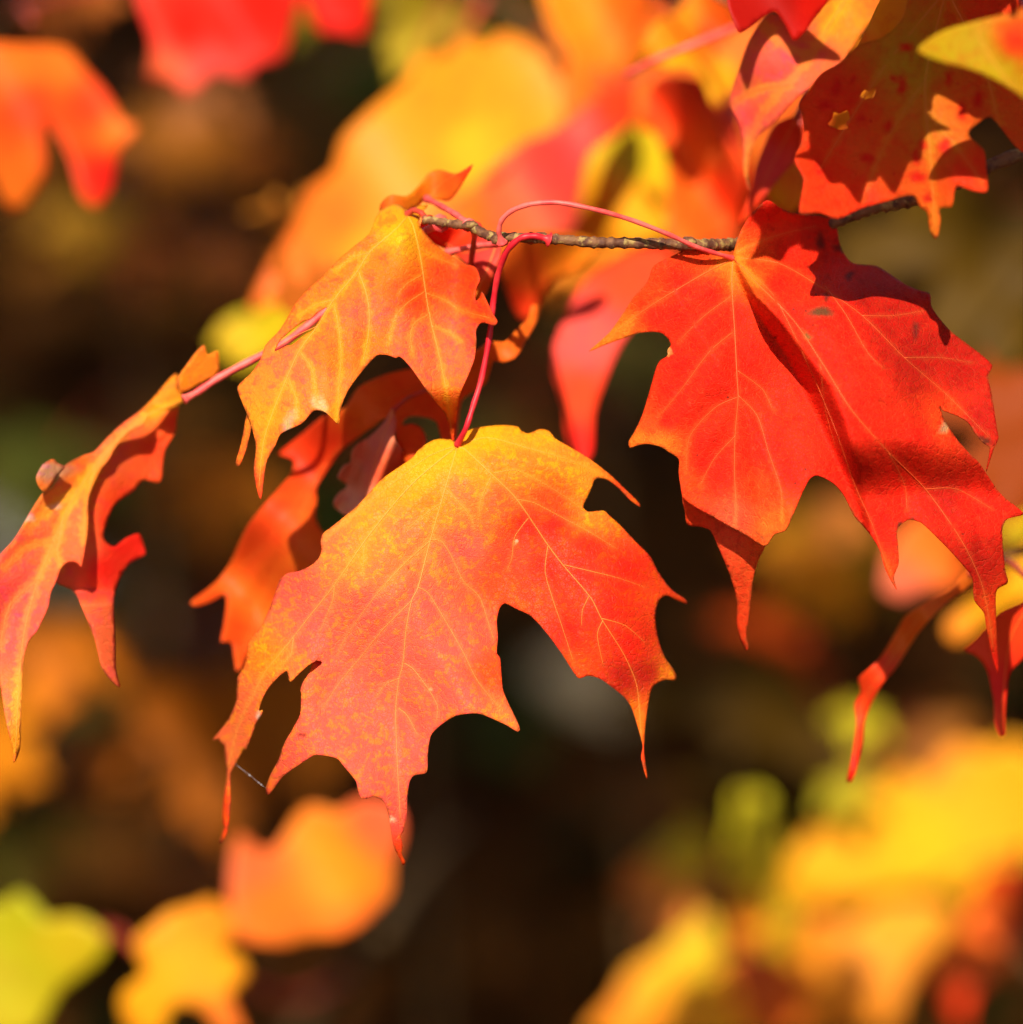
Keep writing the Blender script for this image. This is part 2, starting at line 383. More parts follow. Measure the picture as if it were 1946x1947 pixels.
# shared meshes for leaves well off the focus plane
def generic_mesh(i, step, curl, fold, squeeze=1.):
    ol = smooth(gen_outline(.022, squeeze), 3, True)
    v, f = triangulate(ol, step)
    x, y = v[:, 0], v[:, 1]; vs_ = [smooth(q, 3) for q in GEN_VEINS]; vd = segdist(x, y, vs_)
    z = fold * np.abs(x) - curl * (np.clip(y - .1, 0, 2) ** 2) * .5 - curl * .55 * x ** 2 + .035 * (1 - np.exp(-(vd / .09) ** 2)) + .03 * np.sin(7 * x + i) * np.sin(6 * y + 2 * i)
    me = bpy.data.meshes.new('leaf'); 
    a, b, c = (np.stack([x, y, z], 1)[f[:, k]] for k in range(3))
    if np.cross(b - a, c - a)[:, 2].sum() < 0: f = f[:, ::-1]
    me.from_pydata(np.stack([x, y, z], 1).tolist(), [], f.tolist()); me.polygons.foreach_set('use_smooth', [True] * len(me.polygons))
    return me
GM = [generic_mesh(0, .06, .25, .18), generic_mesh(1, .06, .45, -.10), generic_mesh(2, .06, .1, .05), generic_mesh(3, .06, .7, .30, .85), generic_mesh(4, .06, -.2, .12, .9)]
for g in GM: g.materials.append(M_soft)
GMD = [g.copy() for g in GM[:3]]
for g in GMD: g.materials[0] = M_dry
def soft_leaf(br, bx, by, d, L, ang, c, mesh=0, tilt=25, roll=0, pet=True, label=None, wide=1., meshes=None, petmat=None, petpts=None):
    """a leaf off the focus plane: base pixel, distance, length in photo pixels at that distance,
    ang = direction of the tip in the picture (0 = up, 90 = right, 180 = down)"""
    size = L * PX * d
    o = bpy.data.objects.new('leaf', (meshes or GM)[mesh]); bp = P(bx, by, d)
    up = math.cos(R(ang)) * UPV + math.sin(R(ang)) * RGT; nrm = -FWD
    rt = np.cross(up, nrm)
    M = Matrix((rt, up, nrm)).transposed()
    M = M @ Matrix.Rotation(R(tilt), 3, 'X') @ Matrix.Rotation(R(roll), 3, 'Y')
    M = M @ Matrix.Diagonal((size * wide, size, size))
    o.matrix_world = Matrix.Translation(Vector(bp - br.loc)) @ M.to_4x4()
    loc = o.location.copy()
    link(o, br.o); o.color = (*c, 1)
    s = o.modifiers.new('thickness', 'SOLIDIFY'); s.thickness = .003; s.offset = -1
    if label: o['label'] = label
    if pet and br.tw:
        e = P(*petpts[-1]) if petpts else br.nearest(bp); tip = (M @ Vector((0, .02, 0)))
        mid = (bp + e) / 2 - np.array(M @ Vector((0, .18, -.05)))
        mid = mid if np.linalg.norm(e - bp) > .01 else (bp + e) / 2
        q = smooth([e, mid, bp], 6)
        rr = .0008 * np.linspace(1.1, .8, len(q)); V, F = tube_data(q, rr, 6)
        # store in leaf space so that it moves with the leaf
        po = mesh_obj('petiole', V, F, petmat or M_pet_s, None, (0, 0, 0))
        inv = (Matrix.Translation(Vector(bp)) @ M.to_4x4()).inverted(); po.data.transform(inv); po.parent = o
    return o
# ------------------------------------------------------------------ the branch in focus
def sst(t): t = np.clip(t, 0, 1); return t * t * (3 - 2 * t)
def clip0(v, hi=1e9): return np.clip(v, 0, hi)
A = Branch((1392, 465, 1.212), 'slender ringed twig in sharp focus carrying red, orange and yellow maple leaves')
A.twig([(806,417,1.214),(850,424,1.211),(895,431,1.208),(931,448,1.204),(1000,452,1.201),(1060,455,1.200),(1130,461,1.200),(1200,462,1.201),(1280,464,1.203),(1345,465,1.206),
        (1400,464,1.216),(1500,445,1.226),(1590,421,1.224),(1665,395,1.222),(1742,379,1.22),(1820,348,1.222),(1890,312,1.225),(2060,250,1.235),(2300,150,1.26),(3800,-300,1.6),(7500,-2400,3.4)],
       .0011, .0020, rings=.0030, n=16)
tw = A.last
for x, y, d, r in ((895,428,1.2065,.0011),(950,455,1.2025,.0016),(1030,453,1.2005,.0015),(1310,462,1.2035,.0016),(1745,379,1.219,.0017)):
    V, F = tube_data(P([x-16, x-6, x+5, x+14], [y+3, y-1, y-1, y+2], [d]*4), [r*.5, r*1.05, r, r*.55], 8)
    mesh_obj('bud', V, F, M_twig, tw, P(x, y, d), ploc=np.array(tw.location) + A.loc)

# --- centre leaf
M_OUT = [(870,845),(863,838),(848,834),(827,836),(809,845),(794,858),(786,869),(762,886),(729,909),(706,933),(682,959),(659,979),(633,1000),(615,1014),(610,1029),(612,1044),(607,1060),(592,1075),(568,1086),(545,1091),(532,1104),(524,1127),(511,1161),(496,1192),(472,1223),(469,1254),(462,1272),(452,1288),(450,1311),(449,1335),(436,1366),(415,1394),(405,1407),(415,1405),(419,1412),(426,1417),(428,1441),(431,1472),(426,1511),(423,1542),(423,1562),(426,1575),(417,1600),(419,1604),(428,1591),(433,1570),(437,1531),(437,1474),(448,1451),(463,1425),(467,1426),(478,1397),(488,1371),(497,1358),(498,1349),(491,1353),(497,1332),(509,1309),(524,1292),(545,1275),(551,1296),(566,1283),(586,1265),(604,1256),(614,1260),
 (600,1272),(586,1284),(577,1298),(573,1324),(571,1358),(553,1392),(540,1415),(529,1446),(514,1474),(506,1498),(507,1511),(514,1508),(537,1477),(566,1456),(597,1436),(620,1437),(641,1442),(656,1459),(677,1485),(681,1503),(687,1517),(698,1518),(711,1514),(731,1524),(739,1547),(744,1575),(750,1612),(762,1635),(766,1645),(772,1640),(765,1625),(766,1607),(763,1588),(768,1581),(774,1550),(775,1518),(779,1487),(788,1474),(808,1471),(813,1462),(814,1428),(819,1399),(835,1381),(866,1361),(902,1356),(920,1359),(961,1377),(985,1391),(989,1385),(979,1361),(964,1330),(956,1307),(952,1255),(950,1248),(945,1242),(947,1211),(945,1180),(950,1157),(960,1147),(979,1156),(1011,1172),(1044,1209),(1070,1245),(1093,1281),(1102,1290),(1119,1285),(1140,1290),(1158,1302),(1187,1325),(1202,1346),(1215,1387),(1223,1418),(1220,1439),(1225,1463),(1232,1482),(1227,1444),(1225,1426),(1227,1387),(1232,1346),(1238,1315),(1246,1302),(1264,1293),(1277,1293),(1284,1294),(1287,1285),(1278,1268),(1267,1253),(1256,1227),(1249,1196),(1247,1170),(1254,1141),(1269,1132),(1285,1139),(1307,1148),(1304,1140),(1278,1122),(1254,1091),(1236,1057),(1210,1031),(1181,1000),(1158,979),(1148,971),(1119,973),(1109,964),(1114,951),(1124,930),(1131,912),(1143,909),(1158,913),(1179,929),(1200,951),(1218,963),(1213,953),(1187,928),(1161,903),(1124,874),(1088,852),(1057,834),(1044,819),(1026,816),(1005,824),(992,819),(985,811),(959,808),(928,810),(902,814),(884,823),(876,837)]
M_VEIN = [[(869,852),(848,925),(819,1026),(795,1118),(783,1142),(773,1194),(766,1265),(759,1291),(753,1345),(755,1433),(762,1562)],
 [(872,850),(884,854),(935,902),(982,948),(1042,1036),(1070,1073),(1124,1137),(1145,1178),(1187,1245),(1212,1307),(1220,1410)],
 [(868,850),(801,904),(760,946),(722,992),(690,1034),(636,1113),(592,1168),(558,1212),(535,1240),(503,1280),(478,1330),(452,1385),(434,1459)],
 [(819,1026),(840,1030),(858,1056),(881,1104),(912,1135),(928,1181),(939,1215)], [(796,1117),(814,1127),(840,1168),(879,1236),(910,1297),(954,1349)],
 [(769,1261),(786,1272),(814,1309),(832,1342),(830,1371)], [(758,1346),(775,1361),(794,1397)], [(819,1028),(768,1073),(711,1137),(659,1210),(641,1246)],
 [(783,1142),(731,1194),(685,1251),(646,1298),(615,1345)], [(759,1290),(734,1301),(716,1324)], [(693,1032),(692,1060),(690,1091)], [(636,1113),(633,1142),(607,1205)],
 [(558,1212),(553,1246),(529,1268)], [(1042,1038),(1037,1086),(1049,1132),(1070,1194),(1091,1259)], [(1005,985),(979,1021),(974,1060),(964,1085)],
 [(1147,1179),(1136,1207),(1148,1267)], [(1120,1134),(1108,1160),(1106,1190)], [(985,950),(1016,956),(1075,987),(1124,1013),(1174,1044)], [(938,900),(979,894),(1016,909),(1070,941),(1099,961)],
 [(1073,1074),(1124,1086),(1180,1100),(1230,1118)], [(1145,1176),(1190,1190),(1230,1225)], [(874,846),(928,832),(1016,855),(1073,871),(1122,891),(1170,916)], [(866,848),(814,868),(740,925),(659,990),(620,1025)],
 [(848,930),(890,975),(905,1010)], [(840,955),(800,985),(770,1010)], [(935,905),(915,950),(912,985)]]
def dM(x, y):
    u = (x - 860) / 430; v = (y - 1200) / 400
    d = 1.200 - .010 * v + .010 * u * u
    d = d + .030 * clip0((600 - x) / 200) ** 1.5 + .012 * clip0((x - 1120) / 170) ** 2
    d = d + .010 * clip0((y - 1420) / 200) ** 2 + .006 * clip0((900 - y) / 90) ** 2
    # the right lobe is pleated along its main vein, the blade ripples between the veins
    d = d + .0028 * np.sin((x - .75 * y) / 62.) * sst((y - 900) / 300) + .0016 * np.sin((x * .8 + y) / 70.)
    return d
leafM, bpM = traced_leaf(A, M_OUT, (870, 847), dM,
 [(870,850,YEL),(840,870,YEL),(760,930,YOR),(830,960,ORA),(880,930,OPK),(770,1010,OPK),(720,1080,OPK),(800,900,YEL),(930,830,YEL),(990,830,YOR),(1030,825,YOR),(1000,870,ORA),(940,880,ORA),(900,900,YOR),(700,990,(.86,.22,.02)),(640,1040,OPK),(690,1060,(.86,.22,.02)),(560,1110,PNK),(600,1200,PNK),(500,1250,ORA),(470,1330,OPK),(430,1430,OPK),(425,1560,RDO),
  (700,1150,PNK),(800,1150,PNK),(880,1040,PNK),(850,1240,PNK),(740,1250,PNK),(650,1330,PNK),(600,1420,PNK),(720,1420,PNK),(790,1440,PNK),(750,1540,PNK),(765,1630,RDO),(880,1330,PNK),(960,1370,OPK),(900,1200,(.86,.08,.05)),(930,1280,RDO),
  (950,950,(.85,.09,.02)),(980,1060,(.85,.05,.02)),(1000,1000,RED),(1050,950,RDO),(1050,1000,RED),(1020,1130,(.85,.04,.012)),(1040,1080,RED),(1120,1040,RED),(960,1120,RDO),(1100,1090,RED),(1080,1200,RED),(1160,1150,RED),(1190,1080,RED),(1200,1230,RED),(1180,1290,RED_SHADE),(1230,1280,RED_SHADE),(1100,1270,RDO),(1215,1370,(.86,.12,.01)),(1225,1440,RDO),(1080,880,ORA),(1120,920,(.86,.2,.012)),(1180,930,RDO),(1130,980,ORA),(1270,1135,RDO),(1280,1285,ORA)],  # dark red by the right lobe tip: cast shadow put into the colour
 M_center, M_VEIN, M_vein_y, 1.15, 5, .0011, 36, 'large sharp maple leaf, yellow at its base, orange and pink to red at the right lobe',
 extra=[([(598,1256),(622,1254),(640,1280),(618,1320),(585,1330),(572,1315),(577,1296),(588,1280)], lambda x, y: dM(x, y) + .004)],
 spots=[(745,1557,5,(.85,.62,.35)),(571,1397,3,(.2,.02,.01)),(579,1399,3.4,(.2,.02,.01)),(982,1030,3,(.85,.7,.4)),(776,1079,2.6,(.25,.03,.01)),(492,1362,5,(.85,.6,.4)),(820,1309,2.2,(.85,.4,.2))])
petiole(leafM, bpM, [(1045,456,1.2),(1018,449,1.199),(990,453,1.199),(964,478,1.201),(948,520,1.205),(939,570,1.208),(931,640,1.2085),(916,720,1.2085),(900,772,1.2075),(886,815,1.2068),(870,846,float(dM(870.,846.))-.0002)], .00088, .00078, M_pet_r)

# --- orange leaf to the left
L_OUT = [(774,404),(766,393),(753,387),(741,390),(722,402),(713,418),(703,443),(679,464),(648,489),(616,523),(585,551),(561,579),(533,626),(505,656),(496,682),(477,710),(452,735),(461,766),(477,806),(487,850),(483,887),(486,918),(496,949),(503,899),(508,874),(523,847),(533,825),(554,814),(576,803),(598,780),(620,784),(644,806),(649,775),(663,741),(688,707),(716,676),(735,674),(753,680),(761,677),(781,697),(803,728),(822,756),(846,787),(856,819),(863,842),(868,797),(875,750),(893,707),(902,682),(905,651),(904,629),(915,613),(940,618),(946,610),(937,595),(927,576),(916,554),(912,566),(903,572),(905,548),(912,530),(903,508),(881,500),(859,486),(834,470),(806,439),(797,427),(803,402),(815,390),(797,391),(783,398)]
L_VEIN = [[(776,410),(787,433),(800,489),(812,570),(822,620),(837,682),(849,744),(860,825)], [(774,412),(756,433),(703,480),(679,517),(635,570),(604,620),(570,666),(548,713),(520,781),(501,843),(493,925)],
 [(682,515),(697,558),(703,598),(700,645),(690,690)], [(635,575),(644,620),(649,676),(644,744),(643,795)], [(570,668),(595,704),(600,744),(604,770)], [(548,716),(564,760),(562,790)], [(803,523),(775,539),(756,560)], [(809,554),(775,576),(752,604),(740,650)],
 [(816,598),(790,613),(781,635),(785,675)], [(812,558),(846,570),(874,589),(930,604)], [(822,620),(850,630),(880,650)], [(795,470),(830,490),(870,505)], [(703,480),(670,490),(640,515)], [(635,570),(600,580),(570,600)], [(604,620),(560,640),(520,665)]]
def dL(x, y):
    d = 1.206 - .014 * (y - 600) / 250 + .006 * sst((x - 760) / 120)
    d = d - .010 * sst((x - 860) / 80) * sst((700 - y) / 80)
    d = d + .006 * clip0((640 - x) / 190) ** 2 - .0022 * np.exp(-((x - 770) / 40.) ** 2) + .0022 * np.sin((x + .5 * y) / 55.)
    d = d + .022 * sst((y - 730) / 110) * sst((x - 770) / 60)
    return d + .012 * clip0((450 - y) / 60) ** 2
leafL, bpL = traced_leaf(A, L_OUT, (774, 408), dL,
 [(770,420,YEL),(745,400,YEL),(760,450,YGR),(700,480,ORA),(640,540,ORA),(580,600,ORA),(700,600,OPK),(640,680,ORA),(560,700,OPK),(520,740,(.86,.22,.02)),(500,790,YOR),(490,850,ORA),(495,930,RDO),(620,740,(.86,.21,.03)),(640,790,YOR),(730,500,ORA),(780,560,RDO),(790,640,OPK),(820,690,OPK),(850,760,ORA),(860,830,RDO),(850,520,RDO),(890,520,RDO),(870,640,OPK),(930,600,RDO),(700,650,ORA),(830,450,ORA),(810,395,YEL)],
 M_orange, L_VEIN, M_vein_y, 1.05, 5, .0012, 30, 'orange maple leaf with yellow veins and pale dead patches on its lower edge',
 extra=[([(470,786),(480,798),(470,848),(459,878),(453,887),(448,880),(459,842)], lambda x, y: dL(x, y) + .004 + .00006 * (y - 790))],
 holes=[[(522,668),(533,646),(541,638),(560,622),(577,609),(590,606),(604,593),(622,584),(612,602),(596,627),(583,634),(556,655),(545,657)]],
 spots=[(612,771,13,TAN),(548,808,13,(.45,.33,.12)),(560,790,9,(.5,.33,.12)),(600,765,8,TAN)])
petiole(leafL, bpL, [(812,418,1.214),(800,404,1.2155),(787,400,1.217),(775,408,float(dL(775.,408.)))], .0008, .0008, M_pet_s)

# --- red leaf to the right
R_OUT = [(1392,489),(1379,484),(1348,471),(1312,469),(1288,482),(1244,505),(1231,536),(1205,565),(1187,593),(1159,632),(1120,668),(1146,658),(1180,645),(1211,634),(1237,631),(1257,633),(1269,642),(1276,655),(1269,666),(1270,676),(1255,686),(1247,702),(1234,748),(1221,790),(1208,818),(1196,839),(1198,851),(1213,846),(1231,844),(1255,849),(1273,860),(1291,873),(1291,899),(1296,935),(1300,947),(1324,965),(1361,985),(1386,1000),(1420,1018),(1454,1038),(1472,1016),(1493,1008),(1511,972),(1524,941),(1539,912),(1550,904),(1562,906),(1586,919),(1607,943),(1625,980),(1651,1012),(1670,1039),(1684,1083),(1699,1112),(1706,1122),(1700,1097),(1709,1072),(1708,1039),(1706,1007),(1717,994),(1731,987),(1753,994),(1778,1017),(1807,1046),(1836,1079),(1851,1101),(1854,1141),(1872,1166),(1876,1191),(1887,1246),(1899,1282),(1896,1209),(1894,1155),(1896,1122),(1917,1108),(1912,1083),(1907,1032),(1907,1003),(1916,987),(1946,979),(1938,967),(1905,941),(1876,901),(1862,880),(1840,858),(1821,836),(1795,796),(1788,770),(1795,780),(1821,790),(1842,803),(1855,823),(1870,841),(1883,852),(1876,897),(1890,854),(1899,834),(1896,813),(1886,748),(1879,715),(1887,694),(1862,671),(1837,652),(1811,632),(1790,609),(1772,583),(1769,559),(1749,552),(1723,541),(1692,520),(1666,505),(1622,500),(1604,479),(1596,456),(1589,417),(1572,412),(1534,409),(1503,404),(1482,394),(1459,381),(1431,407),(1413,432),(1400,464)]
R_VEIN = [[(1394,495),(1392,540),(1398,640),(1402,720),(1404,755),(1398,830),(1397,900),(1400,960),(1399,1000)], [(1396,492),(1441,540),(1510,610),(1570,700),(1620,780),(1690,860),(1760,930),(1830,1030),(1870,1120),(1890,1240)],
 [(1390,494),(1340,520),(1280,555),(1240,580),(1190,615),(1150,650)], [(1396,630),(1350,668),(1300,735),(1255,790)], [(1403,755),(1360,775),(1312,830),(1305,900)], [(1399,828),(1360,870),(1330,925)],
 [(1403,705),(1450,740),(1470,780)], [(1404,752),(1440,790),(1462,860),(1485,930),(1488,990)], [(1397,495),(1470,560),(1540,700),(1590,820),(1625,920),(1660,1000),(1692,1090)], [(1400,490),(1480,500),(1560,545),(1640,600),(1720,680),(1800,750),(1880,830)],
 [(1570,545),(1610,600),(1650,670),(1680,700)], [(1640,600),(1700,600),(1760,590)], [(1720,680),(1790,680),(1850,690)], [(1690,860),(1720,920),(1725,970)], [(1760,930),(1820,930),(1890,970)], [(1396,560),(1340,600),(1290,650)], [(1402,480),(1470,450),(1550,430)], [(1560,690),(1570,780),(1590,850)]]
_ry = [430,489,505,562,616,671,735,800,900,1000]
def dR(x, y):
    xr = np.interp(y, _ry, [1402,1404,1408,1441,1493,1534,1586,1612,1640,1660]); xv = np.interp(y, _ry, [1396,1394,1394,1417,1448,1486,1522,1556,1600,1640])
    s = sst((x - xv) / (xr - xv))
    k = sst((y - 470) / 110) * (1 - .75 * sst((y - 830) / 120))
    d = 1.209 - .014 * (y - 489) / 500 - .0215 * s * k
    d = d - .000032 * clip0(xv - x, 130) + .00006 * clip0(xv - x - 130)
    d = d + .000045 * clip0(x - xr, 200) + .00009 * clip0(x - xr - 120) * (1 - .6 * sst((y - 780) / 200))
    d = d + .012 * clip0((y - 960) / 250) ** 2 - .004 * sst((430 - y) / 60)
    d = d + .0026 * np.sin((x * .8 + y * .3) / 42.) * sst((y - 560) / 200)
    return d
def dR2(x, y): return dR(np.clip(x, 1300, 1454), np.clip(y, 900, 1000)) + .0065 + .018 * clip0((y - 960) / 260)
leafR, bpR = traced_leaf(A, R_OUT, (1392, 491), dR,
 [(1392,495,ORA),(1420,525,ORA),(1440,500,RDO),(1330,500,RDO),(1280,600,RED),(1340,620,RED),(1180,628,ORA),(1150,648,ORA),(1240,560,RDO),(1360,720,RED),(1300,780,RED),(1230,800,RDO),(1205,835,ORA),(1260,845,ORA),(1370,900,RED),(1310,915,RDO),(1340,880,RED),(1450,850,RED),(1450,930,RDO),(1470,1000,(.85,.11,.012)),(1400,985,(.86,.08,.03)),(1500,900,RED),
  (1500,600,RED),(1560,700,RED),(1600,600,RED),(1600,800,RED),(1600,900,RED),(1700,900,RED),(1680,1000,RED),(1690,1100,RDO),(1750,830,RED),(1792,805,RDO),(1800,950,RED_SHADE),(1860,960,RED),(1850,1080,RED_SHADE),(1880,1180,RDO),(1895,1260,RED),(1450,400,RED),(1550,440,RED),(1600,500,RED),(1700,600,RED_SHADE),(1650,560,RED_SHADE),(1750,680,(.45,.009,.005)),(1830,700,(.45,.009,.005)),(1860,800,(.45,.009,.005)),(1500,480,RED),(1480,540,RED),(1350,560,RED),(1300,540,RED),(1250,600,RED),(1290,690,RED),(1400,600,RED),(1420,680,RED),(1280,740,RED),(1270,800,RED),(1340,840,RED)],  # darker reds on the right lobes deepen the shade through colour
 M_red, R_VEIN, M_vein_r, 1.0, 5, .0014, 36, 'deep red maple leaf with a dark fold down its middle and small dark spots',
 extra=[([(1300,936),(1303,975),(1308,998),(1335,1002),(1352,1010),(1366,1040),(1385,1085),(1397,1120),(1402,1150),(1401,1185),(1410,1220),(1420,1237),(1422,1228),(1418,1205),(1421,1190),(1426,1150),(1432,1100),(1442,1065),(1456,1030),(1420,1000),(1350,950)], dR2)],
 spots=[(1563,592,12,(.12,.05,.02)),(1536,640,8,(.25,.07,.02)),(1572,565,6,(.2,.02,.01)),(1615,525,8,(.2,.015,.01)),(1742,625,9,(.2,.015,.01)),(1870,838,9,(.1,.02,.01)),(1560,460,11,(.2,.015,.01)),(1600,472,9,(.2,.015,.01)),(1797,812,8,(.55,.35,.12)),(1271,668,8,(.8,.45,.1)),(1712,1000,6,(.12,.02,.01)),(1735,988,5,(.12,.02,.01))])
petiole(leafR, bpR, [(955,462,1.2),(949,440,1.198),(955,418,1.196),(975,400,1.194),(1010,388,1.192),(1060,385,1.191),(1130,398,1.191),(1200,418,1.193),(1270,445,1.196),(1320,468,1.2),(1362,482,1.2045),(1393,491,float(dR(1393.,491.)))], .00072, .0006, M_pet_p)

# --- leaf hanging at the left edge, seen along its blade
H_OUT = [(352,759),(339,740),(339,718),(334,709),(310,735),(287,762),(262,785),(233,806),(205,832),(181,858),(160,866),(145,873),(124,886),(114,905),(98,928),(85,935),(65,964),(47,995),(26,1028),(0,1057),(-22,1110),(-26,1200),(-14,1260),(0,1298),(8,1350),(16,1388),(26,1422),(28,1450),(39,1422),(41,1350),(44,1259),(54,1220),(70,1199),(91,1155),(96,1127),(106,1106),(117,1078),(132,1067),(148,1070),(155,1078),(163,1034),(167,1000),(168,951),(176,925),(192,891),(207,873),(218,852),(246,821),(272,808),(282,790),(285,772),(311,780),(335,772)]
H_VEIN = [[(350,760),(280,790),(210,850),(150,930),(110,1010),(70,1110),(45,1210),(35,1330),(30,1430)], [(215,845),(180,900),(165,960),(160,1030)], [(120,990),(110,1050),(115,1075)], [(150,930),(100,960),(60,1000)], [(75,1100),(20,1150),(0,1230)], [(100,1030),(50,1040),(10,1080)]]
def dH(x, y):
    e = (x * .78 + y * .5 - 560) / 300            # distance across the blade
    return 1.226 - .00004 * (y - 1000) + .0025 * np.sin(x / 30. + y / 60.) + .0002 * (x - 100) * .25
leafH, bpH = traced_leaf(A, H_OUT, (352, 760), dH,
 [(330,730,YOR),(300,780,YOR),(250,800,OPK),(200,860,OPK),(150,900,ORA),(110,950,(.86,.22,.03)),(150,1000,OPK),(80,1050,OPK),(50,1120,PNK),(100,1100,OPK),(30,1200,PNK),(25,1350,(.86,.2,.04)),(30,1430,ORA),(160,1040,OPK),(260,1030,RED),(300,850,RDO),(320,800,RDO),(230,960,RDO),(205,990,RDO),(200,1080,RED),(230,1040,RED),(185,1180,OPK),(215,1280,OPK)],  # underside points are redder: the blade's shadow painted into them
 M_hang, H_VEIN, M_vein_y, 1.0, 7, .001, 25, 'orange pink leaf hanging edge-on with its underside, reddened for shade, folded behind',
 extra=[([(337,765),(336,800),(334,821),(313,860),(306,914),(290,916),(272,912),(254,933),(220,958),(205,990),(197,1023),(218,1040),(240,1024),(264,1015),(272,1030),(277,1054),(255,1066),(241,1078),(225,1106),(217,1140),(220,1233),(221,1274),(229,1306),(212,1293),(194,1267),(181,1215),(155,1153),(142,1124),(104,1104),(110,1060),(140,980),(160,900),(220,830),(280,775)], lambda x, y: 1.238 + .016 * sst((x - 150) / 150) - .022 * sst((y - 1120) / 30)),
        ([(346,748),(339,720),(355,695),(372,672),(389,656),(396,674),(415,667),(418,690),(417,710),(385,728)], lambda x, y: 1.231 + .0001 * (x - 350)),
        ([(124,888),(111,881),(101,873),(83,883),(70,907),(75,925),(85,935),(97,925),(112,903)], lambda x, y: 1.222 + .00012 * (x - 90))],
 spots=[(92,895,24,(.50,.24,.12)),(55,985,6,(.85,.6,.4)),(106,962,6,(.85,.6,.4))])
petiole(leafH, bpH, [(838,424,1.213),(800,445,1.224),(700,520,1.232),(602,606,1.231),(540,652,1.230),(480,684,1.230),(420,716,1.229),(378,744,1.228),(350,760,1.2265)], .0011, .0010, M_pet_p)

# --- shaded orange leaf behind the centre leaf
B1_OUT = [(777,701),(733,712),(682,736),(654,777),(620,787),(575,825),(531,862),(545,868),(559,876),(555,900),(530,930),(504,958),(475,995),(460,1022),(439,1070),(415,1104),(385,1128),(364,1143),(371,1152),(400,1143),(429,1128),(432,1152),(427,1190),(422,1220),(442,1220),(447,1250),(453,1278),(480,1235),(530,1180),(600,1110),(640,1030),(613,1009),(600,981),(603,947),(600,930),(613,906),(647,859),(685,828),(709,811),(733,794),(750,805),(753,831),(770,880),(800,900),(800,865),(812,840),(803,815),(785,806),(762,808),(780,790),(830,800),(845,850),(868,840),(877,765),(900,745),(924,729),(938,687),(957,689),(982,678),(1004,642),(1022,609),(1024,580),(1011,580),(1004,605),(982,627),(960,649),(931,649),(906,667),(870,690),(820,700)]
def dB1(x, y): return 1.262 + .02 * sst((750 - x) / 300) + .008 * np.sin((x - y) / 60.) - .012 * sst((x - 640) / 200)
leafB, bpB = traced_leaf(A, B1_OUT, (860, 720), dB1, [(777,720,(.86,.12,.01)),(600,850,RDO),(500,1000,(.86,.08,.01)),(500,1150,ORA),(600,1050,ORA),(440,1200,(.86,.1,.01)),(700,760,ORA),(840,780,(.86,.1,.01)),(990,640,ORA),(900,700,ORA)],
 M_back, [[(860,720),(740,760),(620,880),(500,1040),(380,1140)],[(860,720),(930,690),(1010,600)],[(620,880),(560,1000),(460,1240)]], M_vein_o, 1, 10, .002, 30, 'soft orange maple leaf in the shade behind the centre leaf')
petiole(leafB, bpB, [(905,433,1.208),(900,470,1.225),(888,560,1.245),(872,660,1.255),(860,722,float(dB1(860.,722.)))], .0008, .0008, M_pet_s)
D_OUT = [(746,777),(729,804),(702,831),(685,842),(671,859),(668,879),(655,886),(647,900),(644,910),(661,923),(650,934),(637,951),(637,964),(654,978),(700,985),(750,930),(790,880),(770,855),(763,852),(750,831),(753,800)]
leafD, bpD = traced_leaf(A, D_OUT, (748, 780), lambda x, y: 1.242 + .010 * np.sin(x / 16. + y / 40.) * sst((y - 780) / 60), [(740,800,(.8,.25,.12)),(660,900,(.85,.36,.18)),(650,960,(.85,.42,.22)),(730,900,(.85,.14,.04))], M_back, [[(748,780),(720,860),(690,960)]], M_vein_o, 2., 7, .001, 15, 'small crumpled brownish leaf curling in front of the shaded leaf')
petiole(leafD, bpD, [(860,722,1.256),(830,735,1.25),(780,755,1.247),(747,781,1.2445)], .0006, .0006, M_pet_s)
RL_OUT = [(800,425),(870,430),(930,440),(952,468),(942,520),(925,560),(905,590),(880,595),(835,565),(850,520),(885,505),(862,480),(820,462)]
leafE, bpE = traced_leaf(A, RL_OUT, (943, 468), lambda x, y: 1.24 + .01 * np.sin((x + y) / 40.), [(830,440,RED),(880,450,RDO),(920,480,PNK),(860,550,RDO),(900,560,ORA)], M_back, [[(943,468),(880,480),(820,445)],[(943,468),(920,530),(890,590)]], M_vein_o, 2, 9, .001, 20, 'small curled red leaf behind the orange leaf')
petiole(leafE, bpE, [(955,455,1.204),(948,464,1.215),(905,468,1.226),(850,480,1.231)], .0009, .0008, M_pet_p)
SC_OUT = [(722,400),(728,382),(745,370),(775,372),(800,350),(815,330),(835,322),(868,330),(900,312),(885,338),(868,365),(850,382),(812,378),(790,398),(750,400)]
leafS, bpS = traced_leaf(A, SC_OUT, (814, 379), lambda x, y: 1.238 + .006 * np.sin(x / 25.), [(740,385,ORA),(790,375,YOR),(850,350,ORA),(890,320,RDO)], M_back, [[(814,379),(840,350),(890,320)]], M_vein_o, 1, 8, 0, 20, 'small curled orange leaf end above the orange leaf')
petiole(leafS, bpS, [(892,428,1.208),(870,410,1.214),(840,392,1.225),(812,378,1.2375)], .0009, .0008, M_pet_p)
B3_OUT = [(970,450),(1050,440),(1135,460),(1112,508),(1060,530),(1036,556),(1012,605),(985,600),(962,545),(950,500)]
b3, bpb3 = traced_leaf(A, B3_OUT, (1000, 455), lambda x, y: 1.34 + .01 * np.sin((x + y) / 60.), [(1000,500,ORA),(1080,480,YOR),(990,590,RDO)], M_back, [], None, 1, 14, label='blurred orange leaf below the twig behind the red leaf stalk')
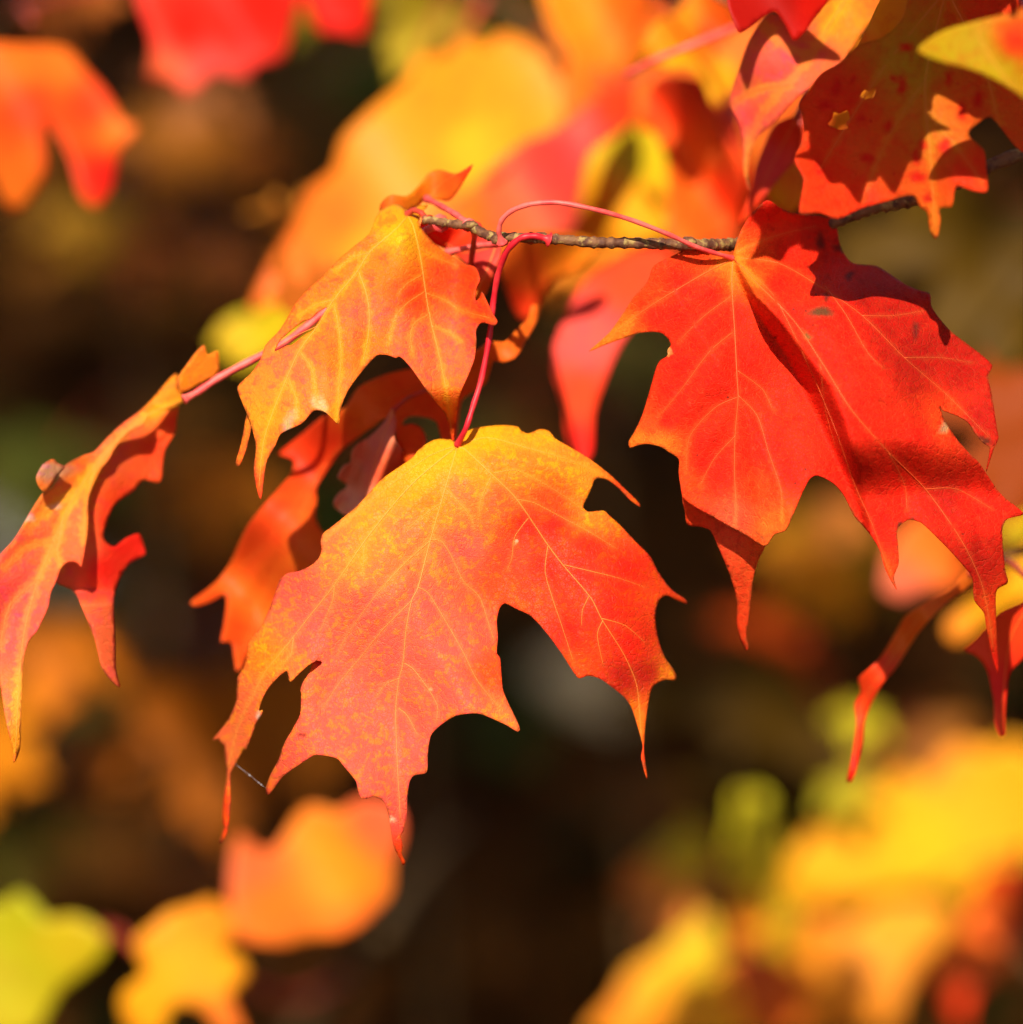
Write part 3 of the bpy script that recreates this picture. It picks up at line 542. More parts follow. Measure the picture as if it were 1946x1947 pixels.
petiole(b3, bpb3, [(1010,453,1.202),(1006,450,1.26),(1000,455,1.335)], .0008, .0008, M_pet_s)
B2_OUT = [(1260,470),(1190,480),(1112,533),(1076,602),(1053,656),(1052,711),(1070,770),(1076,820),(1095,870),(1108,885),(1127,856),(1131,783),(1156,711),(1185,649),(1240,580),(1300,520)]
b2, bpb2 = traced_leaf(A, B2_OUT, (1275, 478), lambda x, y: 1.37 - .0001 * (y - 600), [(1200,520,RDO),(1110,650,PNK),(1100,750,RDO),(1100,860,RED)], M_bsun, [[(1275,478),(1140,620),(1105,870)]], None, 1, 14, label='blurred red leaf lobe hanging between the centre leaf and red leaf')
petiole(b2, bpb2, [(1300,466,1.206),(1295,470,1.27),(1275,478,1.376)], .0008, .0008, M_pet_s)

# ------------------------------------------------------------------ spider thread between two leaf tips
q = smooth([P(447,1452,dM(447.,1452.)), P(475,1474,dM(475.,1474.)+.001), P(507,1500,dM(507.,1500.))], 8)
V, F = tube_data(q, .00002, 5); sp = mesh_obj('spider_thread', V, F, plain('silk', (.8, .76, .7), .3), None, q[0])
tag(sp, 'fine silk thread with tiny droplets between two lower tips of the centre leaf', 'thread')
for i, r in ((8, .00022), (12, .00016), (13, .00016), (3, .0001)):
    V, F = tube_data(np.array([q[i] + np.array((0, 0, k)) * r for k in (-1, -.5, .5, 1)]), [r*.3, r*.9, r*.9, r*.3], 6)
    mesh_obj('droplet', V, F, plain('dew', (.85, .8, .75), .1), sp, q[i], ploc=q[0])

# ------------------------------------------------------------------ upper right branch
B = Branch((2060, -60, 1.27), 'spray of spotted dark red, pink and orange leaves above the red leaf')
B.twig([(7500,-2600,3.4),(3800,-700,1.7),(2300,-120,1.28),(2060,-60,1.27),(1850,-80,1.262),(1640,-60,1.29),(1450,20,1.345),(1300,-40,1.38),(1150,-60,1.42)], .0016, .0010, rings=.003)
def out_leaf(br, ol, base, d, pig, mat=None, veins=(), step=14, label=None, wob=.006, wl=55., tx=0., ty=0., holes=(), petpts=None, spots=(), pm=None, thick=.0003):
    cx, cy = np.mean([p[0] for p in ol]), np.mean([p[1] for p in ol])
    fn = lambda x, y: d + wob * np.sin((x - .6 * y) / wl) + tx * (x - cx) / 1000 + ty * (y - cy) / 1000
    o, bp = traced_leaf(br, ol, base, fn, pig, mat or M_back, veins, M_vein_o if veins else None, 1.4, step, .001 if veins else 0, 30, label, holes, thick, spots=spots)
    e = br.nearest(bp) if petpts is None else P(*petpts[0])
    pts = [e, (e + bp) / 2 + np.array((0, 0, .004)), bp] if petpts is None or len(petpts) == 1 else [P(*p) for p in petpts] + [bp]
    petiole(o, bp, pts, .0009, .0008, pm or M_pet_s, world=True)
    return o
Q_OUT = [(1744,-30),(1719,33),(1680,70),(1632,85),(1600,118),(1562,140),(1540,170),(1521,198),(1530,235),(1525,272),(1512,300),(1529,342),(1521,404),(1560,404),(1595,415),(1640,395),(1686,383),(1735,372),(1750,395),(1764,404),(1768,437),(1781,455),(1788,420),(1787,396),(1810,392),(1818,354),(1848,362),(1878,363),(1876,320),(1871,284),(1842,256),(1859,235),(1888,223),(1946,289),(1980,240),(1990,-30)]
out_leaf(B, Q_OUT, (1800, -30), 1.168, [(1600,200,RDO),(1570,330,RDO),(1660,300,(.8,.12,.012)),(1740,120,(.6,.34,.012)),(1780,250,(.7,.2,.012)),(1850,200,(.8,.14,.012)),(1900,60,RDO),(1770,430,ORA),(1850,330,RDO),(1640,380,RDO)], M_spot,
 [[(1800,-20),(1760,150),(1770,300),(1778,440)],[(1800,-20),(1680,130),(1560,320)],[(1800,-20),(1870,120),(1900,240)],[(1760,150),(1690,260),(1640,380)],[(1765,220),(1820,280),(1870,350)]], 9,
 'dark red and olive leaf with red spots and two small ragged holes', .006, 70., ty=-.03, spots=[(x_, y_, r_, (.75,.012,.006)) for x_, y_, r_ in ((1640,225,9),(1716,165,11),(1700,150,8),(1755,275,12),(1742,300,9),(1797,277,13),(1745,335,9),(1560,322,12),(1622,150,9),(1590,168,11),(1570,200,10),(1690,240,8),(1805,150,9),(1830,210,12),(1860,190,10),(1720,90,8),(1766,375,11),(1650,300,9),(1840,110,8))], holes=[[(1575,238),(1583,226),(1586,214),(1597,217),(1612,211),(1616,226),(1609,233),(1613,243),(1598,247),(1588,243)],[(1636,184),(1644,172),(1653,175),(1664,168),(1661,183),(1649,188)]])
out_leaf(B, [(1745,95),(1790,60),(1850,42),(1900,30),(1970,20),(1970,200),(1935,178),(1890,150),(1840,130),(1790,118)], (1960, 25), 1.122, [(1780,95,YGR),(1850,90,(.6,.42,.012)),(1930,80,RDO),(1900,130,YGR)], M_spot, [[(1960,25),(1860,60),(1935,178)]], 9, 'yellow green lobe with red spots added for the sunlit patch of the spotted leaf', .002)  # separate lobe put in for a patch of sunlight on the spotted leaf
out_leaf(B, [(1690,-20),(1632,74),(1603,120),(1562,153),(1521,181),(1496,206),(1467,239),(1439,264),(1422,313),(1426,363),(1414,322),(1414,289),(1406,239),(1387,198),(1393,165),(1406,128),(1426,74),(1463,25),(1490,38),(1509,68),(1530,40),(1562,-20)], (1620, -25), 1.245,
 [(1600,40,YOR),(1560,100,OPK),(1480,120,PNK),(1450,180,OPK),(1420,220,PNK),(1420,320,OPK),(1440,60,OPK)], M_hang, [[(1620,-20),(1530,120),(1440,230),(1420,340)],[(1540,110),(1480,80),(1450,40)],[(1500,160),(1440,170),(1395,195)]], 9, 'pink and orange leaf with a long drawn-out tip lit by the sun', .006, 60.)
out_leaf(B, [(1471,239),(1492,226),(1513,223),(1525,256),(1517,297),(1480,342),(1434,400),(1410,432),(1404,420),(1414,396),(1430,359),(1440,310)], (1515, 226), 1.27, [(1500,250,RDO),(1460,310,PNK),(1420,400,RDO)], M_back, [[(1515,226),(1470,310),(1410,430)]], 9, 'narrow pink red leaf lobe hanging below the pink leaf', .004, 40.)
out_leaf(B, [(1456,356),(1480,330),(1505,305),(1526,328),(1530,370),(1508,403),(1474,388)], (1505, 308), 1.29, [(1500,350,YOR),(1470,370,YEL)], M_back, [], 9, 'small yellow orange leaf lobe above the red leaf')
out_leaf(B, [(1390,-30),(1580,-30),(1545,40),(1512,78),(1492,45),(1470,22),(1430,50),(1405,60)], (1500, -40), 1.225, [(1480,10,RED_SHADE),(1550,0,RED)], M_back, [], 10, 'leaf tip with shading in its dark red colour over the pink leaf')  # shading of this tip is painted as dark red
out_leaf(B, [(1690,-20),(1765,-20),(1735,25),(1690,72),(1655,90),(1628,98),(1648,55)], (1735, -25), 1.205, [(1680,40,YEL),(1640,90,YOR)], M_back, [], 9, 'narrow yellow leaf edge beside the spotted leaf')
out_leaf(B, [(1188,148),(1215,90),(1245,45),(1290,20),(1330,-25),(1410,-25),(1392,60),(1350,105),(1395,105),(1405,160),(1380,185),(1358,200),(1342,160),(1310,128),(1265,132),(1225,125)], (1425, 42), 1.41, [(1230,100,YOR),(1300,40,YOR),(1350,60,RDO),(1300,120,YEL),(1350,170,YEL),(1385,20,ORA)], M_bsun, [[(1425,42),(1300,100),(1190,148)],[(1360,75),(1370,130),(1355,190)],[(1380,60),(1320,40),(1290,20)]], 11, 'blurred yellow and orange leaf behind a pink stalk', .01, 40., petpts=[(1450,20,1.345),(1440,32,1.35)])
soft_leaf(B, 1680, 110, 1.3, 170, 215, YOR, 2, 10)
out_leaf(B, [(1245,150),(1335,150),(1362,205),(1400,180),(1410,250),(1424,330),(1412,400),(1385,445),(1320,475),(1262,465),(1272,390),(1268,300),(1238,245),(1222,250)], (1400, 150), 1.44, [(1290,190,RDO),(1330,300,ORA),(1290,400,ORA),(1380,350,RDO),(1400,250,RDO)], M_bsun, [[(1400,150),(1330,310),(1290,460)],[(1340,280),(1390,340),(1400,400)]], 11, 'blurred orange red leaf above the twig', .012, 34.)
sh = B.twig([(1450,20,1.345),(1425,42,1.335),(1360,68,1.328),(1300,92,1.325),(1250,112,1.328),(1190,142,1.335)], .0011, .0009, 'petiole', M_pet_p)
# leaves of the same spray just above the frame: they shade the spotted leaf
for bx, by, L, an, c, k in ((1520,-340,285,168,ORA,2),(1655,-350,280,180,RDO,0),(1820,-400,270,160,ORA,0),(1930,-400,270,175,RED,2),(1640,-640,300,170,YOR,0),(1800,-650,300,180,ORA,1),(1950,-640,300,170,RDO,0)):
    soft_leaf(B, bx, by, 1.098, L, an, c, k, 15)

# ------------------------------------------------------------------ upper middle, further back
C = Branch((1380, -120, 1.6), 'blurred spray of large golden orange, pink and yellow leaves behind the twig')
C.twig([(7400,-2700,3.4),(3200,-900,2.0),(1600,-200,1.58),(1380,-120,1.6),(1240,120,1.56),(1180,160,1.52),(1120,160,1.55),(1000,40,1.62),(860,-40,1.66)], .0014, .0010, mat=M_stem)
out_leaf(C, [(1080,190),(1062,130),(1010,85),(960,62),(925,88),(885,72),(850,104),(800,108),(775,155),(730,190),(655,262),(635,325),(590,360),(560,430),(515,505),(480,590),(540,570),(600,590),(640,550),(700,575),(760,530),(830,510),(900,480),(950,410),(1010,340),(1085,280)], (1085, 200), 1.58, [(960,110,YOR),(1000,150,YOR),(850,200,YOR),(800,330,YOR),(900,280,(.75,.42,.015)),(650,420,ORA),(560,520,ORA),(700,470,(.75,.34,.015)),(900,430,ORA),(1040,260,YOR)], M_bsun, [], 18, 'very large blurred golden orange leaf behind the orange leaf', .012, 120., ty=-.06)
out_leaf(C, [(1035,-30),(1240,-30),(1215,60),(1190,110),(1170,170),(1110,260),(1065,190),(1080,110),(1050,50)], (1160, 150), 1.54, [(1100,40,YOR),(1180,30,ORA),(1110,180,ORA)], M_bsun, [], 16, 'blurred orange leaf reaching to the top above the golden leaf', .01)
out_leaf(C, [(865,405),(900,360),(930,322),(1000,268),(1080,240),(1130,190),(1195,150),(1202,232),(1125,290),(1105,360),(1085,440),(980,460),(905,425)], (1190, 165), 1.49, [(1170,200,RDO),(1100,240,PNK),(1050,330,PNK),(950,390,OPK),(900,400,ORA)], M_bsun, [], 15, 'blurred pink red leaf crossing behind the twig', .01)
out_leaf(C, [(1190,165),(1212,245),(1265,225),(1280,330),(1272,440),(1180,465),(1000,480),(950,450),(1060,385),(1095,290),(1150,265)], (1192, 170), 1.52, [(1200,240,YGR),(1220,300,YGR),(1180,380,YEL),(1080,430,YOR),(1000,450,YOR),(1250,400,YEL)], M_bsun, [], 15, 'blurred bright yellow leaf above the pink arching stalk', .006)
soft_leaf(C, 830, -15, 1.7, 190, 205, (.42,.29,.012), 0, 20, label='blurred pale yellow leaf above the golden leaf')
out_leaf(C, [(600,560),(545,535),(500,550),(470,590),(430,610),(400,655),(430,670),(450,700),(500,690),(545,660),(590,650),(610,600)], (600, 575), 1.66, [(500,600,(.62,.47,.006)),(440,650,(.58,.40,.006)),(570,600,YGR)], M_bsun, [], 16, 'blurred yellow green leaf left of the orange leaf', .004)
for x, y, dd, L, an, c_, k in ((1260,20,1.78,260,200,ORA,0),(1360,120,1.8,300,190,RDO,2),(1180,230,1.8,260,200,YOR,2),(1480,60,1.7,280,195,ORA,1),(1390,330,1.76,220,200,(.85,.1,.01),0),(1090,400,1.74,200,190,YOR,2)):
    soft_leaf(C, x, y, dd, L, an, c_, k, 15)
soft_leaf(C, 640, 420, 1.68, 170, 225, (.8,.3,.03), 1, 20)
soft_leaf(C, 560, 600, 1.45, 130, 40, (.55,.13,.012), 1, 20)

# ------------------------------------------------------------------ upper left
D = Branch((300, -200, 1.75), 'blurred spray of crimson and orange leaves in the upper left')
D.twig([(7300,-3000,3.4),(2800,-1300,2.2),(700,-260,1.8),(300,-200,1.75),(120,-60,1.72),(20,30,1.7),(-120,60,1.72)], .0016, .001, mat=M_stem)
out_leaf(D, [(270,-40),(570,-40),(560,40),(535,110),(490,120),(470,150),(410,140),(360,180),(310,150),(280,160),(290,80)], (420, -60), 1.56, [(350,60,RED),(450,50,RED),(400,130,PNK),(310,150,OPK)], M_bsun, [], 18, 'blurred crimson leaf in the upper left', .01)
out_leaf(D, [(575,-40),(705,-40),(700,30),(690,70),(650,60),(610,62),(590,30)], (640, -60), 1.58, [(640,10,RED)], M_bsun, [], 18, 'small blurred crimson leaf tip beside the crimson leaf')
out_leaf(D, [(-40,95),(40,85),(125,92),(160,130),(200,175),(235,230),(262,245),(225,290),(215,350),(185,392),(155,370),(135,300),(105,245),(80,225),(85,320),(60,370),(30,402),(5,380),(-30,300)], (60, 40), 1.5, [(40,110,ORA),(110,120,ORA),(60,200,RDO),(30,350,ORA),(170,200,RDO),(200,330,RED),(230,250,ORA)], M_bsun, [], 16, 'blurred orange leaf with red pointed lobes at the left edge', .008)
soft_leaf(D, 60, -20, 1.75, 200, 100, (.7,.2,.03), 1, 30, label='blurred orange leaf at the top left edge')
soft_leaf(D, 590, -60, 1.85, 150, 190, (.42,.36,.02), 0, 10)
soft_leaf(D, 400, 110, 1.95, 170, 200, (.5,.18,.05), 1, 30)

# ------------------------------------------------------------------ right edge
E = Branch((2080, 1060, 1.36), 'drooping spray with a thin curled orange leaf and red leaf at the right edge')
E.twig([(7400,-1500,3.4),(3600,500,1.7),(2300,960,1.4),(2080,1060,1.36),(1960,1050,1.345),(1870,1070,1.33)], .0014, .0009, mat=M_stem)
out_leaf(E, [(1840,1085),(1811,1119),(1782,1133),(1746,1155),(1720,1173),(1702,1206),(1673,1253),(1633,1289),(1637,1315),(1626,1340),(1630,1373),(1622,1434),(1610,1488),(1622,1485),(1641,1416),(1646,1365),(1673,1307),(1706,1267),(1742,1209),(1767,1180),(1804,1144),(1850,1108)], (1848, 1090), 1.262, [(1800,1130,ORA),(1720,1190,ORA),(1660,1290,RDO),(1630,1400,RDO),(1615,1480,RED)], M_bsun, [[(1845,1095),(1760,1160),(1690,1260),(1640,1340),(1616,1480)]], 8, 'thin curled orange leaf hanging below the red leaf', .004, 25.)
out_leaf(E, [(1985,1120),(1946,1144),(1900,1165),(1876,1191),(1855,1215),(1833,1235),(1854,1246),(1870,1262),(1880,1282),(1886,1310),(1891,1336),(1892,1372),(1903,1401),(1912,1398),(1912,1351),(1920,1282),(1946,1253),(2000,1210)], (1975, 1125), 1.245, [(1930,1180,RDO),(1860,1230,RDO),(1900,1300,RED),(1905,1390,RDO)], M_bsun, [[(1975,1125),(1920,1220),(1904,1395)]], 9, 'red leaf tip hanging at the right edge', .004)
out_leaf(E, [(2000,1010),(1946,1054),(1915,1090),(1896,1119),(1851,1144),(1804,1180),(1800,1200),(1811,1217),(1829,1220),(1872,1184),(1898,1162),(1946,1144),(2000,1130)], (1985, 1040), 1.6, [(1930,1100,YEL),(1880,1150,YEL),(1820,1200,YOR)], M_bsun, [], 12, 'blurred yellow leaf behind the red leaf tips', .004)
out_leaf(E, [(1990,960),(1946,985),(1912,997),(1902,1036),(1935,1022),(1990,1010)], (1985, 975), 1.6, [(1930,1005,YGR)], M_bsun, [], 12, 'small yellow green leaf edge at the right')
out_leaf(E, [(1880,960),(1790,960),(1730,990),(1690,1050),(1680,1120),(1720,1140),(1760,1120),(1810,1120),(1850,1090)], (1870, 1060), 1.62, [(1760,1040,ORA),(1720,1110,(.7,.14,.06)),(1820,1080,ORA)], M_bsun, [], 14, 'blurred orange leaf behind the thin curled leaf', .006)
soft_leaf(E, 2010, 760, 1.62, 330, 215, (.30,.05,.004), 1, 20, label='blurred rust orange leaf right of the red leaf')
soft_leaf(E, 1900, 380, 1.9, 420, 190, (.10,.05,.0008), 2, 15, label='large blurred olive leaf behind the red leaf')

# ------------------------------------------------------------------ lower right
G = Branch((2150, 2050, 2.0), 'blurred cluster of bright yellow leaves in the lower right')
G.twig([(2700,4700,2.5),(2500,3300,2.4),(2250,2300,2.15),(2100,2000,2.1),(1900,1760,2.08),(1742,1700,2.04),(1640,1660,2.07)], .0022, .0012, mat=M_stem)
cr = lambda L: [(1150 + x / 2.426, 1350 + y / 2.426) for x, y in L]
out_leaf(G, cr([(850,830),(850,700),(900,640),(1000,520),(1100,470),(1190,380),(1280,340),(1380,280),(1480,330),(1560,220),(1650,150),(1750,190),(1850,140),(1960,180),(1990,450),(1960,690),(1800,760),(1680,860),(1500,830),(1330,850),(1150,880),(1000,900),(940,900)]), (1742,1690), 2.02, [(1540,1640,YEL),(1620,1600,YEL),(1700,1500,YEL),(1800,1450,YOR),(1850,1480,YEL),(1760,1580,YGR),(1880,1600,YEL)], M_bsun, [], 22, 'large blurred bright yellow leaf in the lower right', .008, 120.)
out_leaf(G, cr([(1430,880),(1560,900),(1620,960),(1560,1060),(1460,1160),(1390,1290),(1310,1480),(1100,1500),(900,1480),(930,1330),(950,1180),(860,1080),(900,1010),(1000,960),(1150,1000),(1250,900)]), (1745,1712), 1.98, [(1560,1760,YOR),(1640,1830,(.86,.31,.03)),(1600,1900,YOR),(1700,1760,(.86,.33,.02)),(1660,1740,YEL)], M_bsun, [], 22, 'blurred yellow leaf pointing down below the bright yellow leaf', .008, 120.)
out_leaf(G, cr([(-60,1520),(60,1330),(130,1200),(260,1130),(300,1080),(400,1000),(480,930),(520,1080),(560,1250),(640,1520)]), (1380,1960), 2.0, [(1250,1850,YEL),(1320,1800,(.7,.5,.015)),(1200,1930,YOR),(1350,1920,YEL)], M_bsun, [], 22, 'blurred golden leaf at the bottom edge', .01, 120.)
out_leaf(G, cr([(600,390),(700,370),(770,420),(780,540),(860,620),(800,780),(770,900),(740,1040),(670,1090),(600,1040),(570,900),(600,800),(555,650),(590,520)]), (1430,1790), 1.93, [(1430,1560,(.6,.5,.01)),(1440,1650,(.7,.52,.01)),(1430,1760,YOR)], M_bsun, [], 20, 'blurred yellow green leaf left of the bright yellow leaf', .006, 120.)
out_leaf(G, cr([(540,1150),(660,1100),(800,1130),(900,1220),(940,1300),(880,1500),(690,1500),(620,1350)]), (1520,1920), 2.01, [(1450,1850,(.7,.13,.02)),(1490,1900,ORA)], M_bsun, [], 20, 'blurred orange leaf between the golden leaf and yellow leaf', .006, 120.)
out_leaf(G, cr([(1740,760),(1800,720),(1880,730),(1960,620),(1990,800),(1920,960),(1890,1130),(1870,1250),(1820,1190),(1790,1220),(1730,1290),(1690,1330),(1650,1480),(1590,1420),(1540,1300),(1480,1230),(1560,1080),(1660,980)]), (1950,1620), 1.9, [(1900,1670,RDO),(1920,1760,OPK),(1840,1830,ORA),(1840,1900,RDO),(1880,1720,ORA),(1870,1790,ORA)], M_bsun, [], 16, 'blurred orange leaf with red tips before the yellow cluster', .01, 40.)
out_leaf(G, [(1520,1690),(1600,1700),(1700,1690),(1800,1680),(1880,1640),(1900,1700),(1830,1760),(1760,1800),(1690,1790),(1600,1780),(1530,1760)], (1742,1705), 2.05, [(1560,1720,YGR),(1700,1740,(.62,.42,.006)),(1820,1710,YGR)], M_bsun, [], 20, 'blurred yellow green leaf between the bright yellow leaf and its lower neighbour', .006, 120.)
out_leaf(G, [(1370,1960),(1380,1880),(1350,1830),(1400,1790),(1420,1740),(1470,1700),(1500,1650),(1540,1690),(1560,1760),(1530,1830),(1550,1900),(1520,1980)], (1540,1700), 2.06, [(1450,1780,(.62,.44,.008)),(1420,1880,YOR),(1500,1860,(.8,.26,.01))], M_bsun, [], 20, 'blurred dull golden leaf filling the gap in the yellow cluster', .006, 120.)
out_leaf(G, [(1180,1690),(1215,1640),(1260,1620),(1300,1560),(1350,1590),(1345,1660),(1310,1700),(1330,1760),(1270,1800),(1220,1790),(1240,1730)], (1330,1800), 2.04, [(1210,1680,(.7,.2,.02)),(1300,1620,(.5,.38,.01)),(1290,1740,(.75,.24,.03))], M_bsun, [], 20, 'blurred orange and green leaf at the outer end of the yellow cluster', .006, 120.)
out_leaf(G, [(1900,1440),(1960,1420),(2040,1500),(2020,1640),(1940,1660),(1890,1600)], (1960,1650), 2.1, [(1930,1540,YEL),(1960,1600,YGR)], M_bsun, [], 20, 'blurred yellow leaf edge at the right behind the bright yellow leaf', .006, 120.)
for x, y, d, L, an, c, k in ((1645,1350,2.0,85,200,(.46,.37,.008),2),(1600,1480,2.0,95,160,(.40,.32,.008),0),(1310,1590,2.05,85,190,(.4,.34,.03),2),(1300,1660,2.1,150,190,(.45,.17,.05),0)):
    soft_leaf(G, x, y, d, L, an, c, k, 15)
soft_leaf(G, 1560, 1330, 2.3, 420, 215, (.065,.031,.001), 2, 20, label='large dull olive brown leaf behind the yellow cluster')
soft_leaf(G, 1760, 1340, 2.2, 220, 170, (.3,.1,.01), 1, 20)

# ------------------------------------------------------------------ lower left: a sapling with its stem
S = Branch((640, 1900, 1.95), 'blurred grey brown sapling stem with yellow and orange leaves in the lower left', 'sapling', name='maple_sapling')
S.twig([P(350,4800,2.4), P(380,3400,2.3), P(430,2400,2.2), P(560,1990,2.1), P(660,1860,2.05), P(730,1770,2.05), P(790,1670,2.2), P(880,1560,2.6)], .0075, .003, 'stem', plain('dark_stem_bark', (.10, .06, .022), .9, (.05, .028, .01), 60, .1, .002), world=True)
S.twig([P(660,1860,2.05), P(560,1900,1.95), P(400,1850,1.78), P(256,1800,1.66), P(200,1770,1.64)], .0022, .0014, 'twig', M_pet_s, world=True)
S.twig([P(740,1755,2.05), P(745,1765,1.9), P(735,1760,1.7), P(700,1735,1.6)], .0018, .001, 'twig', M_stem, world=True)
cl = lambda L: [(x / 2.1456, 1350 + y / 2.1456) for x, y in L]
out_leaf(S, cl([(-60,800),(20,790),(80,740),(150,800),(200,855),(270,840),(340,850),(440,930),(400,1020),(330,1080),(250,1140),(200,1220),(140,1320),(-60,1330)]), (205,1785), 1.62, [(40,1730,(.38,.35,.004)),(120,1790,(.50,.36,.006)),(60,1850,(.40,.34,.004)),(40,1930,(.45,.36,.004))], M_bsun, [], 20, 'blurred yellow green leaf at the lower left edge', .006, 100.)
out_leaf(S, cl([(550,950),(620,880),(700,820),(790,800),(860,770),(960,840),(965,910),(900,980),(960,990),(1010,1050),(1000,1110),(940,1150),(960,1220),(1000,1330),(900,1320),(840,1230),(760,1200),(690,1230),(660,1330),(540,1330),(490,1200),(520,1130),(590,1080)]), (256,1805), 1.6, [(300,1770,(.80,.30,.008)),(400,1750,(.75,.25,.008)),(330,1850,(.82,.33,.006)),(280,1920,(.82,.33,.006)),(420,1850,(.82,.32,.006)),(440,1930,(.75,.16,.012))], M_bsun, [], 20, 'blurred golden yellow leaf with rounded lobes beside the sapling stem', .006, 100.)
out_leaf(S, cl([(940,850),(935,700),(970,510),(1060,565),(1130,560),(1200,450),(1270,390),(1380,415),(1470,365),(1610,390),(1640,500),(1600,640),(1590,750),(1490,860),(1390,920),(1270,930),(1150,960),(980,935)]), (705,1735), 1.58, [(480,1650,(.7,.13,.03)),(520,1720,ORA),(620,1620,YOR),(650,1680,YOR),(720,1560,OPK),(560,1770,(.7,.16,.012)),(680,1750,ORA)], M_bsun, [], 18, 'blurred orange leaf below the tip of the centre leaf', .008, 80.)

# ------------------------------------------------------------------ dim saplings further back
def sapling(px, d0, label, leaves):
    top = P(*px); x, y = top[0], top[1]; z = float(gz(x, y + .1))
    b = Branch(px, label, 'sapling', name='understory_sapling')
    b.twig([np.array((x + .05, y + .1, z - .02)), np.array((x + .03, y + .06, (z + top[2]) / 2)), top], .006, .002, 'stem', M_stem, world=True)
    for lx, ly, d, L, an, c, k in leaves: soft_leaf(b, lx, ly, d, L, an, (c[0]*1.1, c[1]*.85, c[2]*.4), k, random.uniform(0, 35), random.uniform(-25, 25))
sapling((420,1180,2.6), 0, 'dim sapling with dull orange leaves behind the hanging left leaf', [(440,880,2.5,190,190,(.45,.17,.015),2),(390,1300,2.4,330,170,(.36,.12,.008),2),(540,1280,2.4,260,165,(.33,.12,.008),0),(110,1180,2.3,190,185,(.62,.22,.02),1),(-40,1400,2.2,180,120,(.6,.25,.015),2),(20,1560,2.5,180,170,(.1,.1,.012),0),(330,1660,2.6,130,180,(.2,.08,.03),1)])
sapling((220,300,2.9), 0, 'dim sapling with brown and dull yellow leaves behind the upper left leaves', [(360,230,2.6,210,200,(.4,.17,.03),2),(180,390,2.6,130,190,(.4,.26,.03),0),(470,270,2.6,120,160,(.42,.15,.04),1),(290,450,2.7,130,190,(.35,.12,.05),2),(450,470,2.4,120,200,(.42,.16,.06),0),(80,200,2.8,200,200,(.3,.13,.02),1),(130,850,2.8,220,200,(.06,.085,.02),0),(40,880,2.9,220,160,(.1,.12,.025),2)])
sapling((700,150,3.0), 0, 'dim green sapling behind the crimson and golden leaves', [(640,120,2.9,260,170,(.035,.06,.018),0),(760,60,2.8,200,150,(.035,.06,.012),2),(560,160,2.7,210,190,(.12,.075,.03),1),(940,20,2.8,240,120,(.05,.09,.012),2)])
sapling((1560,1080,2.5), 0, 'dim sapling with amber leaves behind the red leaf lobes', [(1570,1040,2.3,170,215,(.6,.27,.015),1),(1640,980,2.5,230,200,(.3,.2,.015),2),(1500,1200,2.4,180,215,(.45,.07,.012),0),(1600,950,2.2,110,190,(.6,.25,.08),1)])
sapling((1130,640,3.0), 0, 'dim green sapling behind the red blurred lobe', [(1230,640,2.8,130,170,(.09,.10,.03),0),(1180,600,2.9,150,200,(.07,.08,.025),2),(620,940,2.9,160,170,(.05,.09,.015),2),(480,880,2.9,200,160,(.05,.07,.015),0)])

# ------------------------------------------------------------------ stones and litter on the bank
def on_bank(px, py):
    o = CAMPOS; v = P(px, py, 1.) - CAMPOS; t = 2.
    while t < 12:
        p = o + v * t
        if p[2] < gz(p[0], p[1]): break
        t += .01
    return p
def stone(px, py, r, c, label):
    p = on_bank(px, py); bm = bmesh.new(); bmesh.ops.create_icosphere(bm, subdivisions=3, radius=1)
    s1 = random.random() * 9
    for v in bm.verts:
        k = 1 + .12 * math.sin(3 * v.co.x + s1) * math.sin(4 * v.co.y) + .08 * math.sin(6 * v.co.z + s1)
        v.co = Vector((v.co.x * r[0], v.co.y * r[1], v.co.z * r[2])) * k
    me = bpy.data.meshes.new('stone'); bm.to_mesh(me); bm.free(); me.materials.append(plain('stone', c, .9, tuple(x * .7 for x in c), 40, .2, .004))
    o = bpy.data.objects.new('stone', me); o.location = (p[0], p[1], gz(p[0], p[1]) + r[2] * .35); o.rotation_euler = (.2, R(28), .3); link(o)
    me.polygons.foreach_set('use_smooth', [True] * len(me.polygons)); tag(o, label, 'stone')
stone(1130, 1345, (.055, .04, .028), (.85, .62, .30), 'pale tan stone on the bank behind the right lobe of the centre leaf')
stone(150, 1160, (.045, .03, .03), (.32, .24, .18), 'brownish stone on the bank behind the hanging left leaf')
stone(-15, 1050, (.05, .04, .04), (.5, .48, .4), 'light stone at the left edge beside the hanging leaf')
LIT = [((.055, .018, .004), 'dark brown fallen leaf lying on the forest bank', 'dark brown fallen leaves on the bank'), ((.085, .029, .003), 'rust brown fallen leaf lying on the forest bank', 'rust brown fallen leaves on the bank'),
       ((.26, .095, .008), 'dull orange fallen leaf lying on the forest bank', 'dull orange fallen leaves on the bank'), ((.035, .04, .006), 'olive green fallen leaf lying on the forest bank', 'olive green fallen leaves on the bank')]
for i in range(190):
    p = on_bank(random.uniform(-250, 2200), random.uniform(-150, 2100)); c, lab, grp = LIT[random.choices(range(4), (6, 5, 1.2, 4))[0]]
    o = bpy.data.objects.new('fallen_leaf', random.choice(GMD)); s = random.uniform(.055, .10)
    o.location = (p[0], p[1], gz(p[0], p[1]) + .018); o.scale = (s, s, s)
    o.rotation_euler = (R(24) + random.uniform(-.35, .35), random.uniform(-.35, .35), random.uniform(0, 6.3)); o.color = (*c, 1); link(o)
    tag(o, lab, 'leaf', grp)

